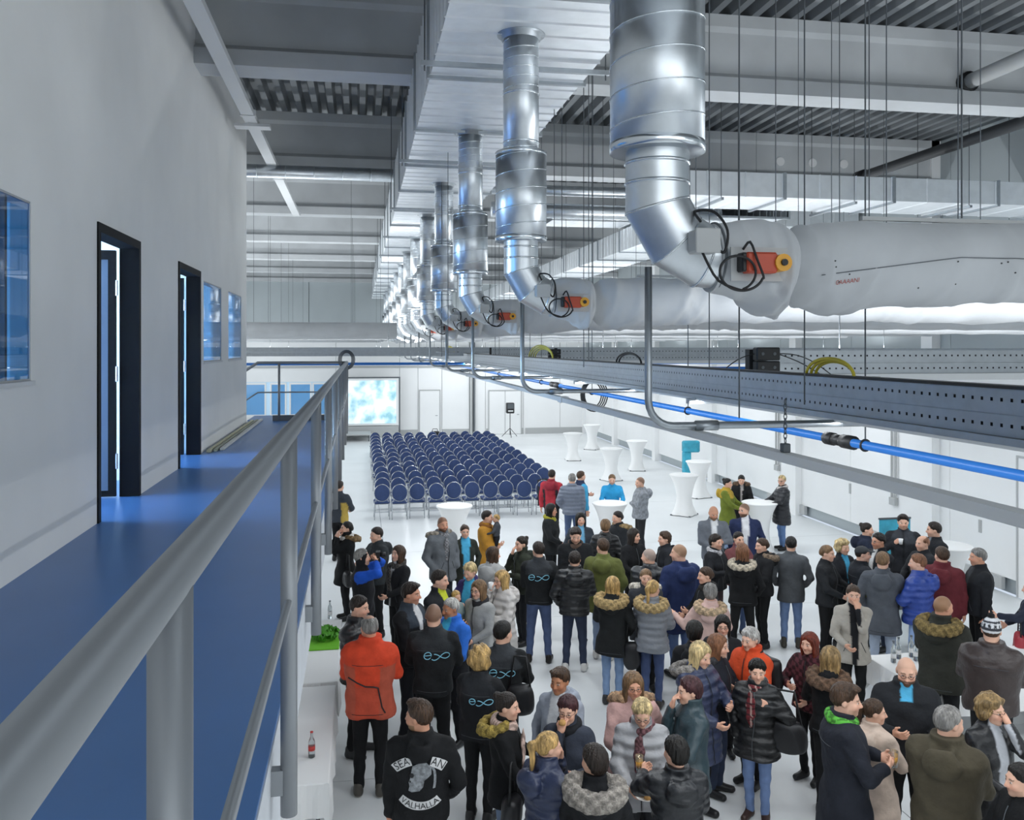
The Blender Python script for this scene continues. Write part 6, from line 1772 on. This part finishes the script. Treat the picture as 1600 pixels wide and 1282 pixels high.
i_ = person('tartan', 1183, 1032, 1.57, -12, 'woman in a black quilted coat with tartan scarf and blue jeans', J('puffer', '#1b1c1e', scarf='#6d2a30', scarf_pat='tartan', hem=.72, pitch=.1, loose=1.2), '#5d7fb6', '#3c2a24', hair=('shortf', 'black'), f=1, r='pocket', l='strap', boot=.08, look=5)
bag(i_, (-.30, .0, .98), (.42, .17, .32), 'black leather handbag on the arm of the woman with the tartan scarf', kind='handbag')
i_ = person('redteal', 1080, 1060, 1.70, -70, 'woman with short red-brown hair in a dark teal jacket eating', J('jacket', '#33454c', shiny=1, hem=.76), BP, hair=('pixie', 'purple'), f=1, r='eat', l='hold', fit=1.05)
i_ = person('silverpuffer', 1003, 1089, 1.62, 2, 'woman with short blond hair and glasses in a silver quilted jacket', J('puffer', '#a3a3a6', scarf='#6a4a4e', scarf_pat='speck', pitch=.11, hem=.76), '#2a2c31', hair=('pixie', 'pale'), f=1, glasses=1, r='low', l='low', nod=-22, fit=1.05)
hold(i_, 1, 'plate', 'small plate of snacks held by the woman in the silver jacket', (-.10, .06, .03))
person('pinkjacket', 989, 1052, 1.66, 12, 'woman with long light brown hair in a pink jacket', J('parka', '#c9a29c', fur='#b08f70', hem=.74), BP, hair=('long', 'light'), f=1, glasses=1, r='low', l='pocket', skin='mid')
i_ = person('juiceback', 1058, 1155, 1.64, 192, 'black-haired person in a dark quilted jacket holding orange juice', J('puffer', '#212327', hood=1, pitch=.09, loose=1.2), BP, hair=('pixie', 'black'), f=1, r='low', l='reach', look=-140)
hold(i_, -1, 'juice', 'orange juice glass held by the black-haired person in the dark quilted jacket', (-.04, .05, .02))
person('greyfurback', 931, 1168, 1.68, 176, 'dark-haired woman in a black coat with big grey fur hood', J('parka', '#1a1b1e', fur='#9b948c', fur_big=1.45, hood=1), BP, hair=('pixie', 'dark'), f=1, r='low', l='low', look=-140)
i_ = person('ponynavy', 854, 1146, 1.66, 128, 'blond woman with ponytail in a navy quilted jacket', J('puffer', '#2b3450', pitch=.08, hood=1), BP, hair=('ponytail', 'blond'), f=1, r='low', l='eat', look=110)
i_ = person('eatglasses', 888, 1088, 1.64, -12, 'woman with dark hair and glasses in a charcoal jacket eating', J('jacket', '#363b47', scarf='#1d1e22', tail=0, hem=.7), BP, hair=('pixie', 'purple'), f=1, glasses=1, r='eat', l='hold', nod=-8)
hold(i_, -1, 'juice', 'orange juice glass held by the woman in the charcoal jacket')
hold(i_, 1, 'snack', 'bread snack at the mouth of the woman in the charcoal jacket')
person('denimgrey', 876, 1045, 1.67, -28, 'brown-haired woman in a pale grey jacket and white shirt', J('jacket', '#9aa0ac', shirt='#d9dadd', open=.06, hood=1), DJEAN, hair=('swept', 'brown'), f=1, r='pocket', l='low', skin='tan')

# ---- right-hand groups
person('greyscarfw', 1117, 836, 1.67, 55, 'dark-haired woman with pale grey scarf in a black jacket', J('jacket', '#212327', scarf='#a9a9ac', scarf_pat='speck', tail=0), '#4a3a3c', hair=('shortf', 'dark'), f=1, r='hold', l='hold')
person('blackfurback', 1160, 851, 1.70, 178, 'light brown-haired woman in black jacket with pale fur hood seen from behind', J('jacket', '#18191b', fur='#c9bda9', hood=1, hem=.84), '#17181a', '#1a1a1b', hair=('bob', 'copper'), f=1, r='pocket', l='low', fit=1.06, wide=.15)
person('behindfur', 1166, 838, 1.66, 30, 'dark-haired woman in a red and grey top behind the fur-hooded woman', J('jacket', '#7a4a4c', shirt='#8f9aa6'), JEAN, hair=('updo', 'dark'), f=1, r='hold', l='hold', dy=.3, dx=.0)
person('leftfur', 1192, 842, 1.68, -60, 'woman in a black jacket with brown fur collar looking left', J('jacket', '#1e1f22', fur='#8a7866', hood=1), BP, hair=('updo', 'brown'), f=1, r='pocket', l='low')
person('greysweater', 1236, 840, 1.70, 180, 'black-haired person in a long charcoal sweater and blue jeans seen from behind', J('sweater', '#55585c', hem=.74, loose=1.6), '#6387bd', '#45413a', hair=('short', 'black'), r='pocket', l='pocket', boot=.05)
person('ponyblack', 1291, 853, 1.70, 70, 'woman with tied hair, black jacket and light blue hem', J('jacket', '#26282b', hem=.86), '#17181a', hair=('updo', 'light'), f=1, r='low', l='hold', boot=.06)
person('shortblond', 1316, 844, 1.66, 45, 'woman with short tousled blond hair and light blue shirt', J('jacket', '#26282d', shirt='#4fb0da', open=.05), BP, hair=('curly', 'pale'), f=1, r='low', l='low')
person('capman', 1346, 854, 1.72, 115, 'man with grey cap in a black and olive jacket', J('jacket', '#24272d', lower='#6c6e34', loose=1.5), '#3a3c40', hair=('cap', 'dark'), hat=['#3b3d3f'], r='hold', l='hold', look=95)
person('bunnavy', 1353, 818, 1.66, 85, 'dark-haired woman with bun and navy hooded jacket looking right', J('jacket', '#232a3c', hood=1, loose=1.5), BP, hair=('bun', 'dark'), f=1, r='low', l='low')
person('glassesman', 1374, 834, 1.78, -50, 'black-haired man with glasses looking left', J('jacket', '#222428', shirt='#d9d9d6', open=.04), DJEAN, hair=('short', 'black'), glasses=1, skin='mid', r='hold', l='low')
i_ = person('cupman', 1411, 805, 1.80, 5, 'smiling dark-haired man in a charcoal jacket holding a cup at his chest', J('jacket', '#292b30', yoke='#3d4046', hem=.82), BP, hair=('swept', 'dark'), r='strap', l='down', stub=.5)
hold(i_, 1, 'cup', 'white cup held at the chest of the smiling man', (-.03, .04, 0))
person('leftsmile', 1461, 817, 1.80, -60, 'dark-haired man in a black jacket smiling toward the cup holder', J('jacket', '#1e2024', shirt='#8b8f94', open=.03), BP, hair=('short', 'dark'), r='low', l='hold', look=-80)
person('baldingbehind', 1464, 843, 1.74, -50, 'balding man between the maroon jacket and the smiling man', J('jacket', '#25272b'), BP, hair=('balding', 'copper'), r='low', l='low', dx=-.05, dy=.25)
person('maroon', 1473, 856, 1.80, 172, 'man in a maroon hooded jacket seen from behind', J('jacket', '#6a2c33', hood=1, loose=1.7, hem=.78), '#26272b', hair=('short', 'brown'), r='down', l='hold', look=-150, fit=1.06)
i_ = person('royalblue', 1436, 867, 1.78, -105, 'man in a royal blue quilted jacket holding a bottle', J('puffer', '#2f4a9c', pitch=.12, hood=1), '#7fa3d4', hair=('short', 'copper'), r='low', l='hold', fit=1.08, look=-85)
hold(i_, -1, 'bottle', 'dark bottle held by the man in the royal blue jacket')
person('greyparka', 1379, 864, 1.78, 176, 'man in a slate grey parka and pale jeans seen from behind', J('parka', '#54585f', hood=1, hem=.66), '#98a8bf', '#4b4a48', hair=('short', 'light'), r='low', l='pocket')
i_ = person('beigeeat', 1333, 915, 1.68, 8, 'woman in a beige jacket over black eating', J('jacket', '#b0aaa0', shirt='#1d1e22', open=.06, hem=.78), '#17181a', hair=('updo', 'brown'), f=1, r='low', l='eat')
i_ = person('shavedolive', 1471, 932, 1.82, 165, 'man with shaved head in a dark olive parka with brown fur hood', J('parka', '#33342e', fur='#8f7a4c', fur_big=1.2, hood=1), BP, hair=('buzz', 'light'), skin='mid', r='low', l='low', fit=1.15, look=130)
person('greyman', 1530, 858, 1.80, -70, 'grey-haired man in a black jacket and black trousers standing alone', J('jacket', '#24262a', shirt='#3c3f44', open=.04), '#17181a', hair=('short', 'grey'), r='pocket', l='down', fit=1.05, skin='mid')
person('bobble', 1549, 968, 1.84, 178, 'person with black and white bobble hat in a brown leather jacket', J('jacket', '#3a302e', shiny=1, collar=1.53, loose=1.7), BP, hair=('beanie', 'brown'), hat=['#d5d6d8', '#3a3c42'], r='low', l='low', fit=1.18)
person('redcheck', 1613, 908, 1.58, -80, 'person in dark blue with a red checked shirt at the right edge', J('jacket', '#2a2f3e', hem=.95), '#26282e', hair=('short', 'dark'), r='low', l='reach')
bag(PEOPLE['redcheck'], (-.1, .18, .80), (.3, .14, .36), 'red checked cloth bag at the right edge of the crowd', '#a3303a', 'cloth_bag')
i_ = person('beardbald', 1416, 1026, 1.80, 3, 'bald man with brown beard in a black jacket and light blue collar', J('jacket', '#232529', shirt='#55b2dc', open=.045, open_to=1.40, shiny=0, loose=1.5), BP, hair=('bald', 'brown'), beard='brown', glasses=1, r='hold', l='low', fit=1.1, nod=-12)
hold(i_, -1, 'plate', 'white plate of snacks held by the bald bearded man', (-.08, .04, .02))
i_ = person('navycoat', 1318, 1070, 1.86, 105, 'man in a long navy coat with green scarf looking right', J('coat', '#20232c', scarf='#4f9a3a', scarf_pat='speck', tail=0, hem=.42, loose=1.2), '#17181b', hair=('swept', 'brown'), r='hold', l='hold', look=88)
hold(i_, 1, 'juice', 'orange juice glass held by the man with the green scarf', (-.05, .04, .02))
person('beigecoat', 1363, 1094, 1.56, 150, 'woman with long brown ponytail in a beige coat', J('coat', '#cdb9aa', hood=1, hem=.50), BP, hair=('ponytail', 'brown'), f=1, r='low', l='low', look=100)
person('olivegrey', 1479, 1106, 1.82, 168, 'grey-haired man in a large dark olive parka seen from behind', J('parka', '#4a4436', hood=1, hem=.60, loose=1.3), '#2b2b2e', hair=('short', 'grey'), r='low', l='low', fit=1.12, look=130)
i_ = person('curlyeat', 1546, 1088, 1.68, 45, 'woman with curly blond-brown hair and glasses covering her mouth', J('jacket', '#1a1b1e', shirt='#b9bcc2', open=.05, shiny=1, hem=.74), BP, hair=('curly', 'mix'), f=1, glasses=1, r='low', l='face', look=60)
person('redhair', 1277, 997, 1.58, -30, 'red-haired woman in a checked top behind the highlighted hair', J('jacket', '#5a2c34', pat='check'), BP, hair=('long', 'red'), f=1, r='hold', l='low', dy=.15)
i_ = person('highlights', 1297, 1013, 1.66, 168, 'woman with long highlighted hair and brown fur collar in black', J('jacket', '#1a1b1d', fur='#6d5442', fur_big=1.2), '#1d1e21', hair=('long', 'mix'), f=1, r='low', l='hold')
bag(i_, (.30, .05, .82), (.24, .12, .22), 'brown patterned handbag beside the woman with highlighted hair', '#8d7355', 'handbag')
i_ = person('edgeplate', 1598, 1196, 1.66, -60, 'person in black with a plate in the bottom right corner', J('jacket', '#17181a', hood=1), BP, hair=('short', 'black'), r='low', l='reach')
hold(i_, -1, 'plate', 'plate with snacks in the bottom right corner')

# ---- print on the hoodie: two lettered strips and a skull
def stick(info, V2, F2, name, m_, off=.005, sub=False):
    V2 = [(x * 1.2, 1.20 + (z - 1.14) * 1.2) for x, z in V2]
    m = MB(); m.add([(x, back_y(info, x, z) - off, z) for x, z in V2], F2)
    return add_part(info, m, name, m_)
def strip(cx, cz, R, a0, a1, h_, n=22, up=1):
    V2, F2 = [], []
    for i in range(n + 1):
        a = a0 + (a1 - a0) * i / n
        for k in range(4): V2.append((cx + (R + h_ * k / 3) * math.sin(a), cz + up * (R + h_ * k / 3) * math.cos(a)))
    for i in range(n):
        for k in range(3): F2.append((4*i+k, 4*i+k+1, 4*i+k+5, 4*i+k+4))
    return V2, F2
def arc_text(info, body, size, cx, cz, R, amid, up, name):
    vs, fs = text_mesh(body, size); V2 = []
    for v in vs:
        a = amid + v[0] / R * (1 if up > 0 else 1); rr_ = R + up * v[1]
        V2.append((cx + rr_ * math.sin(a), cz + up * rr_ * math.cos(a)))
    stick(info, V2, fs, name, 'black', .010)
for (a0, a1, tx_) in ((-.74, -.22, 'SEA'), (.30, .70, 'AN')):
    V2, F2 = strip(0, 1.04, .215, a0, a1, .058); stick(HM, V2, F2, 'lettered_strip', 'print_white', .006)
    arc_text(HM, tx_, .066, 0, 1.04, .246, (a0 + a1) / 2, 1, 'lettering')
V2, F2 = strip(0, 1.20, .185, -.62, .62, .05, up=-1); stick(HM, V2, F2, 'lettered_strip', 'print_white', .006)
vs, fs = text_mesh('VALHALLA', .052)
V2 = [(0 + (.212 - v[1]) * math.sin(v[0] / .212), 1.20 - (.212 - v[1]) * math.cos(v[0] / .212)) for v in vs]
stick(HM, V2, fs, 'lettering', 'black', .010)
def blob(pts, n=5):
    c_ = np.mean(pts, 0); V2 = [tuple(c_)]; F2 = []; N = len(pts)
    for k in range(1, n + 1):
        for p_ in pts: V2.append(tuple(c_ + (np.array(p_) - c_) * k / n))
    for i in range(N): F2.append((0, 1 + i, 1 + (i + 1) % N))
    for k in range(n - 1):
        for i in range(N): F2.append((1 + k*N + i, 1 + k*N + (i+1) % N, 1 + (k+1)*N + (i+1) % N, 1 + (k+1)*N + i))
    return V2, F2
sk = [(-.055, 1.20), (-.045, 1.245), (-.005, 1.275), (.045, 1.27), (.075, 1.235), (.075, 1.19), (.05, 1.165), (.03, 1.15), (.022, 1.11), (.0, 1.085), (-.05, 1.075), (-.072, 1.085), (-.065, 1.115), (-.07, 1.14), (-.06, 1.165)]
V2, F2 = blob(sk); stick(HM, V2, F2, 'skull_print', 'print_grey', .006)
V2, F2 = blob([(-.05 + .014 * math.cos(a), 1.185 + .016 * math.sin(a)) for a in np.linspace(0, 6.283, 11)[:-1]], 2); stick(HM, V2, F2, 'skull_eye', 'black', .010)
V2, F2 = blob([(-.06 + .006 * math.cos(a), 1.147 + .008 * math.sin(a)) for a in np.linspace(0, 6.283, 9)[:-1]], 2); stick(HM, V2, F2, 'skull_nose', 'black', .010)
V2, F2 = [], []
tl = [(.08, 1.24), (.095, 1.21), (.098, 1.17), (.096, 1.13), (.09, 1.095)]
for i, (x, z) in enumerate(tl): V2 += [(x - .008, z), (x + .008, z)]
F2 = [(2*i, 2*i+1, 2*i+3, 2*i+2) for i in range(4)]; stick(HM, V2, F2, 'skull_braid', 'print_grey', .006)

CHECK_PEOPLE = False
if CHECK_PEOPLE:
    ks = list(PEOPLE)
    for i in range(len(ks)):
        for j in range(i):
            a, b = PEOPLE[ks[i]], PEOPLE[ks[j]]; d = math.hypot(a['X'] - b['X'], a['Y'] - b['Y'])
            if d < .46: print('CLOSE %s %s %.2f  d=%.2f/%.2f' % (ks[i], ks[j], d, a['d'], b['d']))
